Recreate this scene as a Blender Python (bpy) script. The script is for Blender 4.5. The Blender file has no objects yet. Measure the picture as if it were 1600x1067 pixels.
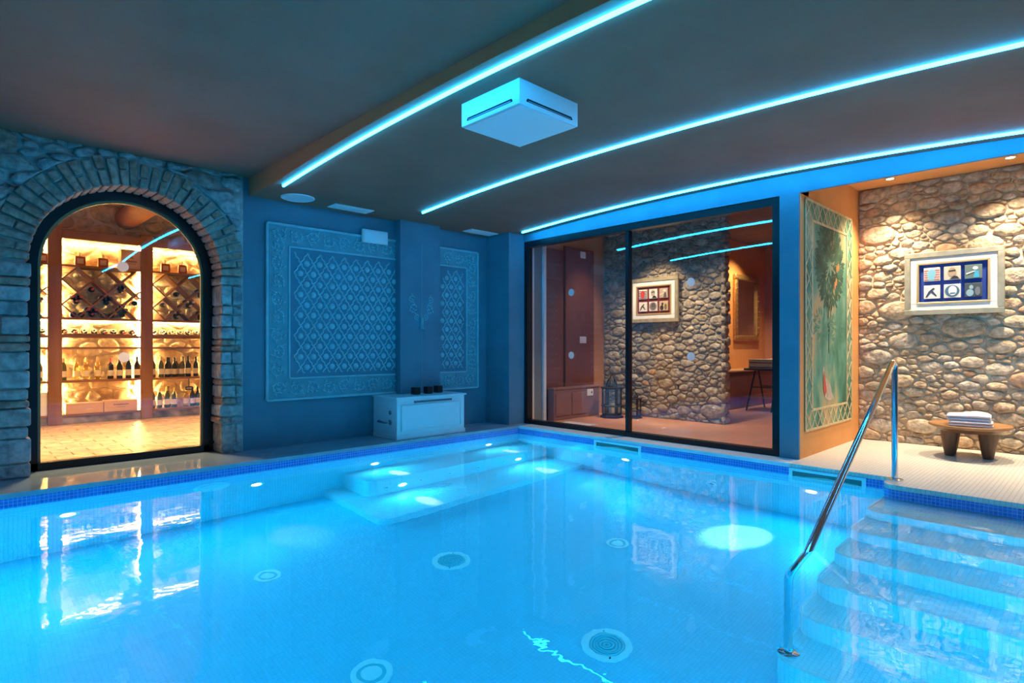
import bpy, bmesh, math, random
from mathutils import Vector, Matrix
PI = math.pi
S = bpy.context.scene
C = S.collection
# ------------------------------------------------------------------ camera, world, exposure
cd = bpy.data.cameras.new('camera'); cam = bpy.data.objects.new('camera', cd); C.objects.link(cam)
cam.location = (0, 0, 1.05)
cam.rotation_euler = (PI/2, 0, math.atan(1.03) - PI/2)
cd.sensor_width = 36; cd.lens = 913/1600*36; cd.shift_y = 0.0047; cd.clip_start = .05
S.camera = cam
W = bpy.data.worlds.new('world'); S.world = W; W.use_nodes = True
W.node_tree.nodes['Background'].inputs[0].default_value = (.02, .025, .03, 1)
W.node_tree.nodes['Background'].inputs[1].default_value = .3
S.view_settings.view_transform = 'Standard'; S.view_settings.look = 'None'
S.view_settings.gamma = 1; S.view_settings.use_curve_mapping = False
S.view_settings.exposure = 0.0
LED_COL = (.014, .42, 1.0); LED_STR = 52
POOL_COL = (.0, .56, 1.0); POOL_W = 49
CELL_COL = (1.0, .66, .23)
WARM = (1.0, .70, .40)

def light(name, kind, loc, energy, color, size=.05, target=None, spot=None, blend=.5, parent=None):
    l = bpy.data.lights.new(name, kind); l.energy = energy; l.color = color
    o = bpy.data.objects.new(name, l); C.objects.link(o); o.location = loc
    if kind == 'AREA': l.size = size
    else: l.shadow_soft_size = size
    if kind == 'SPOT': l.spot_size = math.radians(spot or 60); l.spot_blend = blend
    if target is not None:
        o.rotation_euler = (Vector(target) - Vector(loc)).to_track_quat('-Z', 'Y').to_euler()
    if parent: o.parent = parent
    return o

# ------------------------------------------------------------------ materials
MATS = {}
class NT:
    def __init__(s, name):
        s.m = bpy.data.materials.new(name); s.m.use_nodes = True
        s.t = s.m.node_tree; s.t.nodes.clear()
        s.out = s.n('ShaderNodeOutputMaterial')
    def n(s, typ, **kw):
        x = s.t.nodes.new(typ)
        for k, v in kw.items():
            if k[0] == 'i' and k[1:].isdigit(): x.inputs[int(k[1:])].default_value = v
            else: setattr(x, k, v)
        return x
    def l(s, a, b): s.t.links.new(a, b)
def c4(c): return (c[0], c[1], c[2], 1)
def setin(b, name, v):
    if name in b.inputs: b.inputs[name].default_value = v
def coords(t, kind='pos'):
    if kind == 'uv': return t.n('ShaderNodeTexCoord').outputs['UV']
    if kind == 'obj': return t.n('ShaderNodeTexCoord').outputs['Object']
    return t.n('ShaderNodeNewGeometry').outputs['Position']
def mat(name, col, rough=.6, metal=0, col2=None, nscale=6, ndetail=5, bump=0, bscale=40, rand=None, spec=.5, co='pos', stretch=None, sheen=0):
    """principled material: noise between col and col2, optional per-object random colour list, noise bump"""
    if name in MATS: return MATS[name]
    t = NT(name); b = t.n('ShaderNodeBsdfPrincipled'); t.l(b.outputs[0], t.out.inputs[0])
    b.inputs['Base Color'].default_value = c4(col); b.inputs['Roughness'].default_value = rough
    b.inputs['Metallic'].default_value = metal; setin(b, 'Specular IOR Level', spec)
    vec = coords(t, co)
    if stretch:
        mp = t.n('ShaderNodeMapping'); mp.inputs['Scale'].default_value = stretch; t.l(vec, mp.inputs[0]); vec = mp.outputs[0]
    base = None
    if rand:
        oi = t.n('ShaderNodeObjectInfo'); r = t.n('ShaderNodeValToRGB'); r.color_ramp.interpolation = 'LINEAR'
        els = r.color_ramp.elements
        for i, cc in enumerate(rand):
            e = els[i] if i < 2 else els.new(i/(len(rand)-1))
            e.position = i/(len(rand)-1); e.color = c4(cc)
        t.l(oi.outputs['Random'], r.inputs[0]); base = r.outputs[0]
    if col2:
        nz = t.n('ShaderNodeTexNoise'); nz.inputs['Scale'].default_value = nscale; nz.inputs['Detail'].default_value = ndetail
        t.l(vec, nz.inputs['Vector'])
        r = t.n('ShaderNodeValToRGB'); r.color_ramp.elements[0].position = .35; r.color_ramp.elements[1].position = .66
        r.color_ramp.elements[0].color = c4(col); r.color_ramp.elements[1].color = c4(col2); t.l(nz.outputs[0], r.inputs[0])
        if base is not None:
            mx = t.n('ShaderNodeMix', data_type='RGBA', blend_type='MULTIPLY'); mx.inputs[0].default_value = 1
            t.l(base, mx.inputs[6]); t.l(r.outputs[0], mx.inputs[7]); base = mx.outputs[2]
        else: base = r.outputs[0]
    if base is not None: t.l(base, b.inputs['Base Color'])
    if bump:
        nz = t.n('ShaderNodeTexNoise'); nz.inputs['Scale'].default_value = bscale; nz.inputs['Detail'].default_value = 8
        t.l(vec, nz.inputs['Vector'])
        bp = t.n('ShaderNodeBump'); bp.inputs['Strength'].default_value = 1; bp.inputs['Distance'].default_value = bump
        t.l(nz.outputs[0], bp.inputs['Height']); t.l(bp.outputs[0], b.inputs['Normal'])
    MATS[name] = t.m; return t.m
def tilemat(name, c1, c2, grout, size=(.025, .025), gap=.0022, rough=.2, offset=0, bump=.001, var=0.0):
    if name in MATS: return MATS[name]
    t = NT(name); b = t.n('ShaderNodeBsdfPrincipled'); t.l(b.outputs[0], t.out.inputs[0])
    b.inputs['Roughness'].default_value = rough
    br = t.n('ShaderNodeTexBrick', offset=offset, squash=1)
    br.inputs['Color1'].default_value = c4(c1); br.inputs['Color2'].default_value = c4(c2); br.inputs['Mortar'].default_value = c4(grout)
    br.inputs['Scale'].default_value = 1; br.inputs['Mortar Size'].default_value = gap; br.inputs['Mortar Smooth'].default_value = .2
    br.inputs['Brick Width'].default_value = size[0]; br.inputs['Row Height'].default_value = size[1]
    t.l(coords(t, 'uv'), br.inputs['Vector']); t.l(br.outputs['Color'], b.inputs['Base Color'])
    if bump:
        bp = t.n('ShaderNodeBump'); bp.inputs['Distance'].default_value = bump; bp.invert = True
        t.l(br.outputs['Fac'], bp.inputs['Height']); t.l(bp.outputs[0], b.inputs['Normal'])
    MATS[name] = t.m; return t.m
def emit(name, col, st):
    if name in MATS: return MATS[name]
    t = NT(name); e = t.n('ShaderNodeEmission'); e.inputs[0].default_value = c4(col); e.inputs[1].default_value = st
    t.l(e.outputs[0], t.out.inputs[0]); MATS[name] = t.m; return t.m
def panemat(name, tint=(.97, .98, .98), f0=.05):
    """thin architectural glass: straight-through transmission plus Schlick mirror reflection"""
    if name in MATS: return MATS[name]
    t = NT(name); lw = t.n('ShaderNodeLayerWeight'); lw.inputs[0].default_value = .5
    p = t.n('ShaderNodeMath', operation='POWER'); t.l(lw.outputs['Facing'], p.inputs[0]); p.inputs[1].default_value = 5
    m = t.n('ShaderNodeMath', operation='MULTIPLY_ADD'); t.l(p.outputs[0], m.inputs[0]); m.inputs[1].default_value = 1-f0; m.inputs[2].default_value = f0
    tr = t.n('ShaderNodeBsdfTransparent'); tr.inputs[0].default_value = c4(tint)
    gl = t.n('ShaderNodeBsdfGlossy'); gl.inputs['Roughness'].default_value = 0.0; gl.inputs[0].default_value = (1, 1, 1, 1)
    mx = t.n('ShaderNodeMixShader'); t.l(m.outputs[0], mx.inputs[0]); t.l(tr.outputs[0], mx.inputs[1]); t.l(gl.outputs[0], mx.inputs[2])
    t.l(mx.outputs[0], t.out.inputs[0]); MATS[name] = t.m; return t.m
def watermat():
    t = NT('pool water'); g = t.n('ShaderNodeBsdfGlass'); g.inputs['IOR'].default_value = 1.33; g.inputs['Roughness'].default_value = 0
    g.inputs[0].default_value = (.93, .985, 1, 1)
    nz = t.n('ShaderNodeTexNoise'); nz.inputs['Scale'].default_value = 5.5; nz.inputs['Detail'].default_value = 3; nz.inputs['Roughness'].default_value = .45
    t.l(coords(t), nz.inputs['Vector'])
    bp = t.n('ShaderNodeBump'); bp.inputs['Strength'].default_value = 1; bp.inputs['Distance'].default_value = .0015
    t.l(nz.outputs[0], bp.inputs['Height']); t.l(bp.outputs[0], g.inputs['Normal'])
    t.l(g.outputs[0], t.out.inputs[0]); return t.m

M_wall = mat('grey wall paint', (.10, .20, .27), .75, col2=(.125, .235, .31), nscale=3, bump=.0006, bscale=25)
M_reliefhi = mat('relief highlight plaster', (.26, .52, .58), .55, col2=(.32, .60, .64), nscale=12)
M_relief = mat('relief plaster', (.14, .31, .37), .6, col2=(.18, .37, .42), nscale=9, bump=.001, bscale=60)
M_ceil = mat('ceiling paint', (.27, .105, .065), .8, col2=(.31, .125, .08), nscale=2, bump=.0008, bscale=30)
M_ceil2 = mat('umber ceiling paint', (.29, .12, .08), .8, col2=(.33, .14, .095), nscale=2, bump=.0008, bscale=30)
M_fascia = mat('terracotta fascia paint', (.72, .31, .15), .7, bump=.0005)
M_orange = mat('orange wall paint', (.72, .31, .09), .75, col2=(.78, .36, .12), nscale=2, bump=.0006, bscale=25)
M_hallw = mat('hall terracotta paint', (.50, .24, .13), .75, col2=(.56, .28, .16), nscale=2)
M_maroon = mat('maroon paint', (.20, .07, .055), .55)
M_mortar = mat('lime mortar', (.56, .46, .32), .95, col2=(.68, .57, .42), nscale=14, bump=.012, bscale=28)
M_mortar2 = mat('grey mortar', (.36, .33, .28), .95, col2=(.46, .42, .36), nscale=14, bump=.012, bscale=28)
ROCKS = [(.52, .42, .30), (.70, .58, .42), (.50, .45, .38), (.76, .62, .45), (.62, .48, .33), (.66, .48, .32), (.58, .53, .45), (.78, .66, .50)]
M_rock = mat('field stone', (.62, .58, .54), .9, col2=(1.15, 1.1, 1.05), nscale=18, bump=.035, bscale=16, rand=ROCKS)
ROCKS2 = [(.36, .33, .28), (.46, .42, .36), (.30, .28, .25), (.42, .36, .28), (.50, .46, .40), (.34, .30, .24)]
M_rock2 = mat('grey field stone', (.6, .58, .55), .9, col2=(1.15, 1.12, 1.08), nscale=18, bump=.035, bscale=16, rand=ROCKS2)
M_rock3 = mat('pale grey wall stone', (.62, .62, .62), .9, col2=(1.15, 1.14, 1.12), nscale=16, bump=.035, bscale=16, rand=[(.34, .35, .36), (.44, .45, .46), (.38, .36, .33), (.48, .48, .47), (.30, .31, .33)])
M_mortar3 = mat('pale grey mortar', (.36, .37, .37), .95, col2=(.46, .47, .46), nscale=14, bump=.012, bscale=28)
M_brick = mat('old brick', (.6, .57, .55), .9, col2=(1.15, 1.1, 1.08), nscale=25, bump=.008, bscale=45, rand=[(.40, .26, .20), (.46, .31, .24), (.36, .27, .23), (.50, .38, .30)])
M_rbrick = mat('red brick', (.7, .66, .6), .9, col2=(1.1, 1.05, 1.0), nscale=25, bump=.006, bscale=45, rand=[(.58, .34, .22), (.62, .40, .26)])
M_ledge = mat('polished grey stone', (.25, .36, .44), .04, col2=(.31, .42, .50), nscale=5, spec=.8)
M_rim = mat('white pool rim', (.72, .78, .80), .25, col2=(.80, .84, .86), nscale=8)
M_dkmos = tilemat('blue mosaic band', (.04, .16, .62), (.07, .24, .75), (.35, .55, .85), gap=.002, rough=.15)
M_mos = tilemat('pale pool mosaic', (.38, .80, .88), (.43, .84, .91), (.22, .66, .82), gap=.002, rough=.2)
M_step = tilemat('stair mosaic', (.70, .88, .92), (.74, .91, .94), (.56, .80, .88), gap=.0018, rough=.25)
M_floormos = tilemat('pool floor mosaic', (.20, .74, .90), (.22, .76, .92), (.18, .70, .88), gap=.0018, rough=.25)
M_crmos = tilemat('cream mosaic', (.74, .70, .62), (.80, .76, .69), (.60, .55, .47), size=(.03, .03), gap=.0028, rough=.3)
M_terra = tilemat('hall terracotta tile', (.58, .26, .11), (.66, .32, .15), (.46, .26, .14), size=(.3, .3), gap=.006, rough=.3, offset=.5)
M_ctile = mat('cellar clay tile', (.62, .6, .56), .45, col2=(1.1, 1.08, 1.05), nscale=10, bump=.003, bscale=20, rand=[(.56, .36, .22), (.64, .43, .27), (.60, .38, .24), (.68, .48, .32)])
M_black = mat('black metal frame', (.006, .007, .010), .35, spec=.4)
M_blackm = mat('matte black', (.008, .008, .009), .5)
M_steel = mat('polished steel', (.75, .77, .8), .06, 1)
M_white = mat('white lacquer', (.78, .80, .82), .3)
M_plastic = mat('white plastic', (.80, .82, .82), .4)
M_dark = mat('dark void', (.01, .01, .012), .8)
M_glass = panemat('window pane'); M_lglass = panemat('lantern glass', (.9, .92, .9), .04)
def frosted():
    t = NT('frosted sticker'); d = t.n('ShaderNodeBsdfDiffuse'); d.inputs[0].default_value = (.85, .85, .85, 1)
    r = t.n('ShaderNodeBsdfTranslucent'); r.inputs[0].default_value = (.95, .93, .9, 1); mx = t.n('ShaderNodeMixShader'); mx.inputs[0].default_value = .55
    t.l(d.outputs[0], mx.inputs[1]); t.l(r.outputs[0], mx.inputs[2]); t.l(mx.outputs[0], t.out.inputs[0]); return t.m
M_sticker = frosted()
M_pplast = mat('pool fitting plastic', (.62, .96, .98), .4)
M_wood = mat('oak wood', (.20, .085, .028), .45, col2=(.30, .14, .05), nscale=7, stretch=(1, 1, .12), bump=.001, bscale=50)
M_woodh = mat('oak shelf', (.20, .09, .03), .45, col2=(.30, .145, .055), nscale=7, stretch=(.12, 1, 1), bump=.001, bscale=50)
M_boxwood = mat('pine crate wood', (.62, .38, .18), .55, col2=(.72, .47, .25), nscale=8, stretch=(.15, 1, 1))
M_beam = mat('log beam', (.34, .14, .045), .6, col2=(.48, .22, .08), nscale=6, stretch=(1, .12, 1), bump=.006, bscale=12)
M_stool = mat('dark carved wood', (.10, .048, .024), .45, col2=(.17, .085, .045), nscale=9, stretch=(1, 1, .3), bump=.003, bscale=40)
M_stooltop = mat('worn stool seat wood', (.26, .12, .04), .5, col2=(.36, .18, .07), nscale=7, bump=.002, bscale=30)
M_towel = mat('white terry', (.84, .85, .88), .95, bump=.003, bscale=260)
M_gtowel = mat('grey terry', (.32, .32, .32), .95, col2=(.42, .42, .41), nscale=30, bump=.003, bscale=200)
M_gold = mat('gilt', (.55, .33, .09), .35, .8, col2=(.75, .5, .18), nscale=30, bump=.006, bscale=60)
M_sframe = mat('silver gilt moulding', (.40, .37, .26), .4, .35, col2=(.55, .50, .36), nscale=12)
M_goldf = mat('pale gold fillet', (.62, .47, .24), .35, .4)
M_matb = mat('white mount board', (.86, .86, .84), .8)
M_blueb = mat('blue backing', (.012, .05, .32), .7)
M_redb = mat('crimson backing', (.16, .012, .03), .7)
M_mirror = mat('mirror silver', (.8, .82, .82), .02, 1)
M_iron = mat('aged iron', (.035, .036, .035), .5, .6)
M_wax = mat('cream wax', (.80, .66, .40), .5)
M_pewter = mat('jet chrome', (.5, .52, .55), .15, 1)

# ------------------------------------------------------------------ mesh helpers
def bx(bm, x0, x1, y0, y1, z0, z1):
    v = [bm.verts.new(p) for p in ((x0,y0,z0),(x1,y0,z0),(x1,y1,z0),(x0,y1,z0),(x0,y0,z1),(x1,y0,z1),(x1,y1,z1),(x0,y1,z1))]
    for f in ((3,2,1,0),(4,5,6,7),(0,1,5,4),(1,2,6,5),(2,3,7,6),(3,0,4,7)): bm.faces.new([v[i] for i in f])
    return bm
def box(*a): return bx(bmesh.new(), *a)
def bevel(bm, w=.004, seg=2):
    bmesh.ops.bevel(bm, geom=list(bm.edges), offset=w, segments=seg, profile=.5, affect='EDGES', clamp_overlap=True); return bm
def prism(bm, pts, z0, z1, axis='z', flip=False):
    """extrude polygon pts (counter-clockwise in its plane). axis z: (x,y); axis y: (x,z) from y=z0 to z1; axis x: (y,z)"""
    def P(a, b, c): return {'z': (a, b, c), 'y': (a, c, b), 'x': (c, a, b)}[axis]
    A = [bm.verts.new(P(a, b, z0)) for a, b in pts]; B = [bm.verts.new(P(a, b, z1)) for a, b in pts]
    n = len(pts)
    bm.faces.new(A[::-1]); bm.faces.new(B)
    for i in range(n): bm.faces.new((A[i], A[(i+1) % n], B[(i+1) % n], B[i]))
    bmesh.ops.recalc_face_normals(bm, faces=bm.faces); return bm
def lathe(bm, prof, n=20, cx=0, cy=0, cz=0, caps=True):
    rings = []
    for r, z in prof:
        rings.append([bm.verts.new((cx+r*math.cos(2*PI*i/n), cy+r*math.sin(2*PI*i/n), cz+z)) for i in range(n)])
    for a, b in zip(rings, rings[1:]):
        for i in range(n): bm.faces.new((a[i], a[(i+1) % n], b[(i+1) % n], b[i]))
    if caps: bm.faces.new(rings[0][::-1]); bm.faces.new(rings[-1])
    return bm
def tube(bm, pts, r, n=8, closed=False, caps=True, rz=None):
    pts = [Vector(p) for p in pts]; rings = []; N = len(pts); up = Vector((0, 0, 1)); prev = None
    for i, p in enumerate(pts):
        if closed: d = pts[(i+1) % N] - pts[i-1]
        else: d = pts[min(i+1, N-1)] - pts[max(i-1, 0)]
        d.normalize()
        if prev is None:
            a = d.orthogonal().normalized()
        else:
            a = (prev - d*prev.dot(d)); a = a.normalized() if a.length > 1e-6 else d.orthogonal().normalized()
        prev = a; b = d.cross(a); rr = r[i] if isinstance(r, (list, tuple)) else r
        rings.append([bm.verts.new(p + (a*math.cos(2*PI*k/n) + b*math.sin(2*PI*k/n))*rr) for k in range(n)])
    for i in range(N if closed else N-1):
        A, B = rings[i], rings[(i+1) % N]
        for k in range(n): bm.faces.new((A[k], A[(k+1) % n], B[(k+1) % n], B[k]))
    if caps and not closed: bm.faces.new(rings[0][::-1]); bm.faces.new(rings[-1])
    return bm
def arcpts(cx, cy, r, a0, a1, n): return [(cx+r*math.cos(a0+(a1-a0)*i/n), cy+r*math.sin(a0+(a1-a0)*i/n)) for i in range(n+1)]
def uvbox(me):
    uv = me.uv_layers.new(name='UVMap').data
    for p in me.polygons:
        n = p.normal; ax = max(range(3), key=lambda i: abs(n[i]))
        for li in p.loop_indices:
            co = me.vertices[me.loops[li].vertex_index].co
            uv[li].uv = (co.y, co.z) if ax == 0 else (co.x, co.z) if ax == 1 else (co.x, co.y)
def mesh(name, bm, m, smooth=False, angle=None):
    me = bpy.data.meshes.new(name); bm.normal_update(); bm.to_mesh(me); bm.free()
    me.materials.append(m); uvbox(me)
    if smooth:
        for p in me.polygons: p.use_smooth = True
        if angle: me.set_sharp_from_angle(angle=math.radians(angle))
    return me
def obj(name, bm, m, parent=None, smooth=False, angle=40, loc=None, rot=None, label=None):
    me = bm if isinstance(bm, bpy.types.Mesh) else mesh(name, bm, m, smooth, angle if smooth else None)
    o = bpy.data.objects.new(name, me); C.objects.link(o)
    if parent: o.parent = parent
    if loc: o.location = loc
    if rot: o.rotation_euler = rot
    if label: o['label'] = label
    return o
def tag(o, label=None, cat=None, group=None, kind=None):
    for k, v in (('label', label), ('category', cat), ('group', group), ('kind', kind)):
        if v: o[k] = v
    return o
def thing(name, label, cat, loc=(0, 0, 0), rotz=0, group=None, rot=None):
    o = bpy.data.objects.new(name, None); C.objects.link(o); o.empty_display_size = .1
    o.location = loc; o.rotation_euler = rot or (0, 0, rotz); return tag(o, label, cat, group)
def struct(name, bm, m, label=None, cat=None, **k):
    return tag(obj(name, bm, m, **k), label, cat, kind='structure')
def copy_tree(o, parent=None):
    c = o.copy(); C.objects.link(c); c.parent = parent
    for ch in list(o.children): copy_tree(ch, c)
    return c
def clip(poly, a, b, c):
    """keep a*x+b*y<=c"""
    out = []
    for i in range(len(poly)):
        p, q = poly[i-1], poly[i]; dp = a*p[0]+b*p[1]-c; dq = a*q[0]+b*q[1]-c
        if (dp <= 0) != (dq <= 0):
            t = dp/(dp-dq); out.append((p[0]+t*(q[0]-p[0]), p[1]+t*(q[1]-p[1])))
        if dq <= 0: out.append(q)
    return out
def stones(parent, frame, rect, m, seed, rads, asp=1.7, gap=.012, ok=None, push=None, relief=.05, limit=300, bricks=None, mb=None, name='stone', fill=.80):
    """irregular fieldstone facing: power-diagram cells in the (u,v) rectangle, each a pillow of its own.
    frame(u,v,n)->xyz ; ok(u,v) keeps a site ; push(u,v)->(u,v) keeps outlines out of an opening"""
    R = random.Random(seed); u0, u1, v0, v1 = rect; sites = []
    for r, tries in rads:
        for _ in range(tries):
            x = R.uniform(u0, u1)/asp; y = R.uniform(v0, v1)
            if ok and not ok(x*asp, y): continue
            rr = r*R.uniform(.8, 1.2)
            if all((x-a)**2+(y-b)**2 > (fill*(rr+c))**2 for a, b, c in sites): sites.append((x, y, rr))
    made = []
    for i, (x, y, r) in enumerate(sites):
        poly = [(u0/asp, v0), (u1/asp, v0), (u1/asp, v1), (u0/asp, v1)]
        L = 2.6*r
        for a, b, c in ((1, 0, x+L), (-1, 0, -(x-L)), (0, 1, y+L*.8), (0, -1, -(y-L*.8))): poly = clip(poly, a, b, c)
        near = sorted(((a-x)**2+(b-y)**2, a, b, c) for a, b, c in sites if abs(a-x) < .6 and abs(b-y) < .6)[1:22]
        for d2, a, b, c in near:
            d = math.sqrt(d2); t = (d2 + r*r - c*c)/(2*d) - gap/2
            nx, ny = (a-x)/d, (b-y)/d
            poly = clip(poly, nx, ny, nx*x+ny*y+t)
            if len(poly) < 3: break
        if len(poly) < 3: continue
        for _ in range(1):
            q = []
            for k in range(len(poly)):
                p, s = poly[k], poly[(k+1) % len(poly)]
                q += [(p[0]*.84+s[0]*.16, p[1]*.84+s[1]*.16), (p[0]*.16+s[0]*.84, p[1]*.16+s[1]*.84)]
            poly = q
        seg = [math.dist(poly[k-1], poly[k]) for k in range(len(poly))]; tot = sum(seg)
        if tot < .05: continue
        n = 10; res = []; k = 0; acc = 0; base = poly[-1]
        for j in range(n):
            tgt = tot*(j+.5)/n
            while acc+seg[k] < tgt: acc += seg[k]; k += 1
            f = (tgt-acc)/seg[k]; p, s = poly[k-1], poly[k]; res.append((p[0]+f*(s[0]-p[0]), p[1]+f*(s[1]-p[1])))
        cx = sum(p[0] for p in res)/n; cy = sum(p[1] for p in res)/n
        res = [((cx+(p[0]-cx)*R.uniform(.93, 1.03))*asp, cy+(p[1]-cy)*R.uniform(.93, 1.03)) for p in res]
        if push: res = [push(*p) for p in res]
        cx = sum(p[0] for p in res)/n; cy = sum(p[1] for p in res)/n
        area = abs(sum(res[k-1][0]*res[k][1]-res[k][0]*res[k-1][1] for k in range(n)))/2
        if area < .0006: continue
        h = relief*R.uniform(.45, 1.1)*min(1, .45+r*7); tl = R.uniform(-.4, .4); tv = R.uniform(-.5, .3)
        V = []; w = max(abs(p[0]-cx) for p in res)+1e-4; hv = max(abs(p[1]-cy) for p in res)+1e-4
        for sc, hh, jit in ((1, -.012, 0), (.94, h*.78, .12), (.68, h, .2)):
            for p in res:
                du, dv = p[0]-cx, p[1]-cy
                z = hh if hh < 0 else hh*(1+R.uniform(-jit, jit)+.35*tl*du/w+.35*tv*dv/hv)
                V.append((cx+du*sc, cy+dv*sc, z))
        V.append((cx, cy, h*R.uniform(.95, 1.1)))
        F = []
        for ring in (0, n):
            for k in range(n): F.append((ring+k, ring+(k+1) % n, ring+n+(k+1) % n, ring+n+k))
        for k in range(n): F.append((2*n+k, 2*n+(k+1) % n, 3*n))
        made.append((area, cx, cy, V, F))
    made.sort(key=lambda t: -t[0])
    def build(items, nm, kind=None):
        if not items: return
        o0 = Vector(frame(items[0][1], items[0][2], 0)) if not kind else Vector((0, 0, 0))
        vs, fs = [], []
        for _, _, _, V, F in items:
            k0 = len(vs); vs += [Vector(frame(*p)) - o0 for p in V]; fs += [tuple(k0+i for i in f) for f in F]
        me = bpy.data.meshes.new(nm); me.from_pydata(vs, [], fs)
        me.materials.append(mb if (mb and not kind and R.random() < (bricks or 0)) else m)
        for p in me.polygons: p.use_smooth = True
        me.validate()
        bm = bmesh.new(); bm.from_mesh(me); bmesh.ops.recalc_face_normals(bm, faces=bm.faces)
        # open shells: make sure they face outward (+n)
        nrm = Vector(frame(0, 0, 1)) - Vector(frame(0, 0, 0))
        if sum((f.normal.dot(nrm))*f.calc_area() for f in bm.faces) < 0: bmesh.ops.reverse_faces(bm, faces=bm.faces)
        bm.to_mesh(me); bm.free()
        o = bpy.data.objects.new(nm, me); C.objects.link(o); o.parent = parent; o.location = o0
        if kind: o['kind'] = kind
    for it in made[:limit]: build([it], name)
    if made[limit:]: build(made[limit:], 'stone_chips', 'stuff')

# ------------------------------------------------------------------ setting: pool room shell
PX0, PX1, PY0, PY1, PZ = -.7, 5.44, -1.0, 5.48, -1.4     # pool basin
SX, SY = 5.15, 1.245                                        # deck edge above the stairs, end of the stairs
RX0, RY0 = -2.2, -2.4                                       # room behind the camera
ZC = 2.57
def vault(y):
    if y > 5.45: return ZC
    return ZC + .095*max(0, 1 - ((y-2.85)/2.6)**2)

# floors
bm = bmesh.new(); bx(bm, -2.2, 5.74, PY1, 6.36, -.035, 0)
struct('floor', bm, M_ledge, 'polished grey stone ledge between pool and arched wine window', 'floor')
bm = bmesh.new(); bx(bm, PX1, 5.74, 2.03, PY1, -.035, 0)
struct('floor_rim', bm, M_rim, 'narrow white pool rim along the foot of the glass wall', 'floor')
bm = bmesh.new(); pts = [(SX, RY0), (7.5, RY0), (7.5, 2.0), (PX1, 2.0), (PX1, SY+.10)] + \
    arcpts(SX+.12, SY-.12+.0, .12, PI/2, PI, 6)
pts = [(SX, RY0), (7.5, RY0), (7.5, 2.03), (PX1, 2.03), (PX1, SY)] + arcpts(SX+.1, SY-.1, .1, PI/2, PI, 6)
prism(bm, pts, -.035, 0)
struct('floor_alcove', bm, M_crmos, 'cream mosaic floor of the alcove beside the pool stairs', 'floor')
bm = bmesh.new(); bx(bm, RX0, PX0, RY0, PY1, -.035, 0); bx(bm, PX0, SX, RY0, PY0, -.035, 0)
struct('floor_near', bm, M_crmos, 'cream mosaic poolside floor on the near side', 'floor')

# pool basin
bm = box(PX0, PX1, PY0, PY1, PZ-.1, PZ)
basin = struct('pool_basin', bm, M_floormos, 'mosaic lined swimming pool basin glowing cyan blue', 'pool')
def band(x0, x1, y0, y1):
    obj('pool_wall', box(x0, x1, y0, y1, PZ, -.125), M_mos, basin)
    obj('tile_band', box(x0, x1, y0, y1, -.125, -.035), M_dkmos, basin)
band(PX0, PX1, PY1, PY1+.1); band(PX1, PX1+.1, SY, PY1); band(PX0-.1, PX0, PY0, PY1); band(PX0, SX, PY0-.1, PY0)
def rounded(x0, y0, x1, y1, r=.12, corner='x0y1'):
    if corner == 'x0y1': return [(x0, y0), (x1, y0), (x1, y1)] + arcpts(x0+r, y1-r, r, PI/2, PI, 7)
    return arcpts(x0+r, y0+r, r, PI, 1.5*PI, 7) + [(x1, y0), (x1, y1), (x0, y1)]
bm = prism(bmesh.new(), rounded(SX, PY0, PX1+.1, SY, .1), -.125, -.035); obj('tile_band', bm, M_dkmos, basin)
steps = [(SX, -.125), (4.68, -.16), (4.31, -.36), (3.98, -.56), (3.665, -.76), (3.39, -.96), (3.08, -1.16)]
for k in range(1, 7):
    x, z = steps[k]; zb = steps[k+1][1] if k < 6 else PZ
    bm = prism(bmesh.new(), rounded(x, PY0, PX1+.1, SY), zb, z-.0); s = obj('stair_step', bm, M_step, basin)
    e = [(x+.012, PY0, z+.001), (x+.012, SY-.12, z+.001)] + [(px, py, z+.001) for px, py in arcpts(x+.12, SY-.12, .108, PI, PI/2, 7)] + [(min(steps[k-1][0], PX1), SY-.012, z+.001)]
    obj('nosing', tube(bmesh.new(), e, .008, 6), M_rim, s, smooth=True)
bm = prism(bmesh.new(), rounded(2.70, 4.38, PX1, PY1, .12, 'x0y0'), PZ, -1.25); low = obj('bench_platform', bm, M_step, basin)
bm = prism(bmesh.new(), rounded(2.92, 4.98, PX1, PY1, .12, 'x0y0'), -1.25, -.75); obj('bench_seat', bm, M_step, basin)

# pool fittings
def pool_lamp(x, y, z, rz, label, tgt, patch=1.0, glow=1.0):
    """recessed lamp in a vertical face; local -Y points into the water"""
    t = thing('pool_lamp', label, 'lamp', (x, y, z), rz, 'underwater lamps in the pool walls')
    def disc(r0, r1, d): return [(r0, 0), (r0, d), (r1, d), (r1, 0)]
    R = Matrix.Rotation(PI/2, 4, 'X')
    b = lathe(bmesh.new(), [(.075, 0), (.075, .008), (.05, .012), (.045, .004)], 24); bmesh.ops.transform(b, matrix=R, verts=b.verts); obj('trim_ring', b, M_pplast, t, smooth=True)
    b = lathe(bmesh.new(), [(.045, 0), (.045, .008), (.02, .014), (.001, .015)], 20); bmesh.ops.transform(b, matrix=R, verts=b.verts); obj('lens', b, emit('lamp lens glow', (.75, .93, 1.0), 9), t, smooth=True)
    n = Vector((math.sin(rz), -math.cos(rz), 0)); p = Vector((x, y, z)) + n*.05
    if patch: light('lamp_beam', 'SPOT', p, 60*patch, (.85, .95, 1), .012, Vector(tgt), 26, .9)
    l = light('lamp_glow', 'SPOT', p + n*.02, POOL_W*glow, POOL_COL, .06, p + n + Vector((0, 0, -.15)), 172, .4); l.data.cycles.use_multiple_importance_sampling = False
LR = -PI/2
pool_lamp(3.28, PY1, -.56, 0, 'underwater lamp in the back pool wall above the bench, nearer the arch', (3.34, 5.16, -.75), 1.0, .25)
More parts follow.
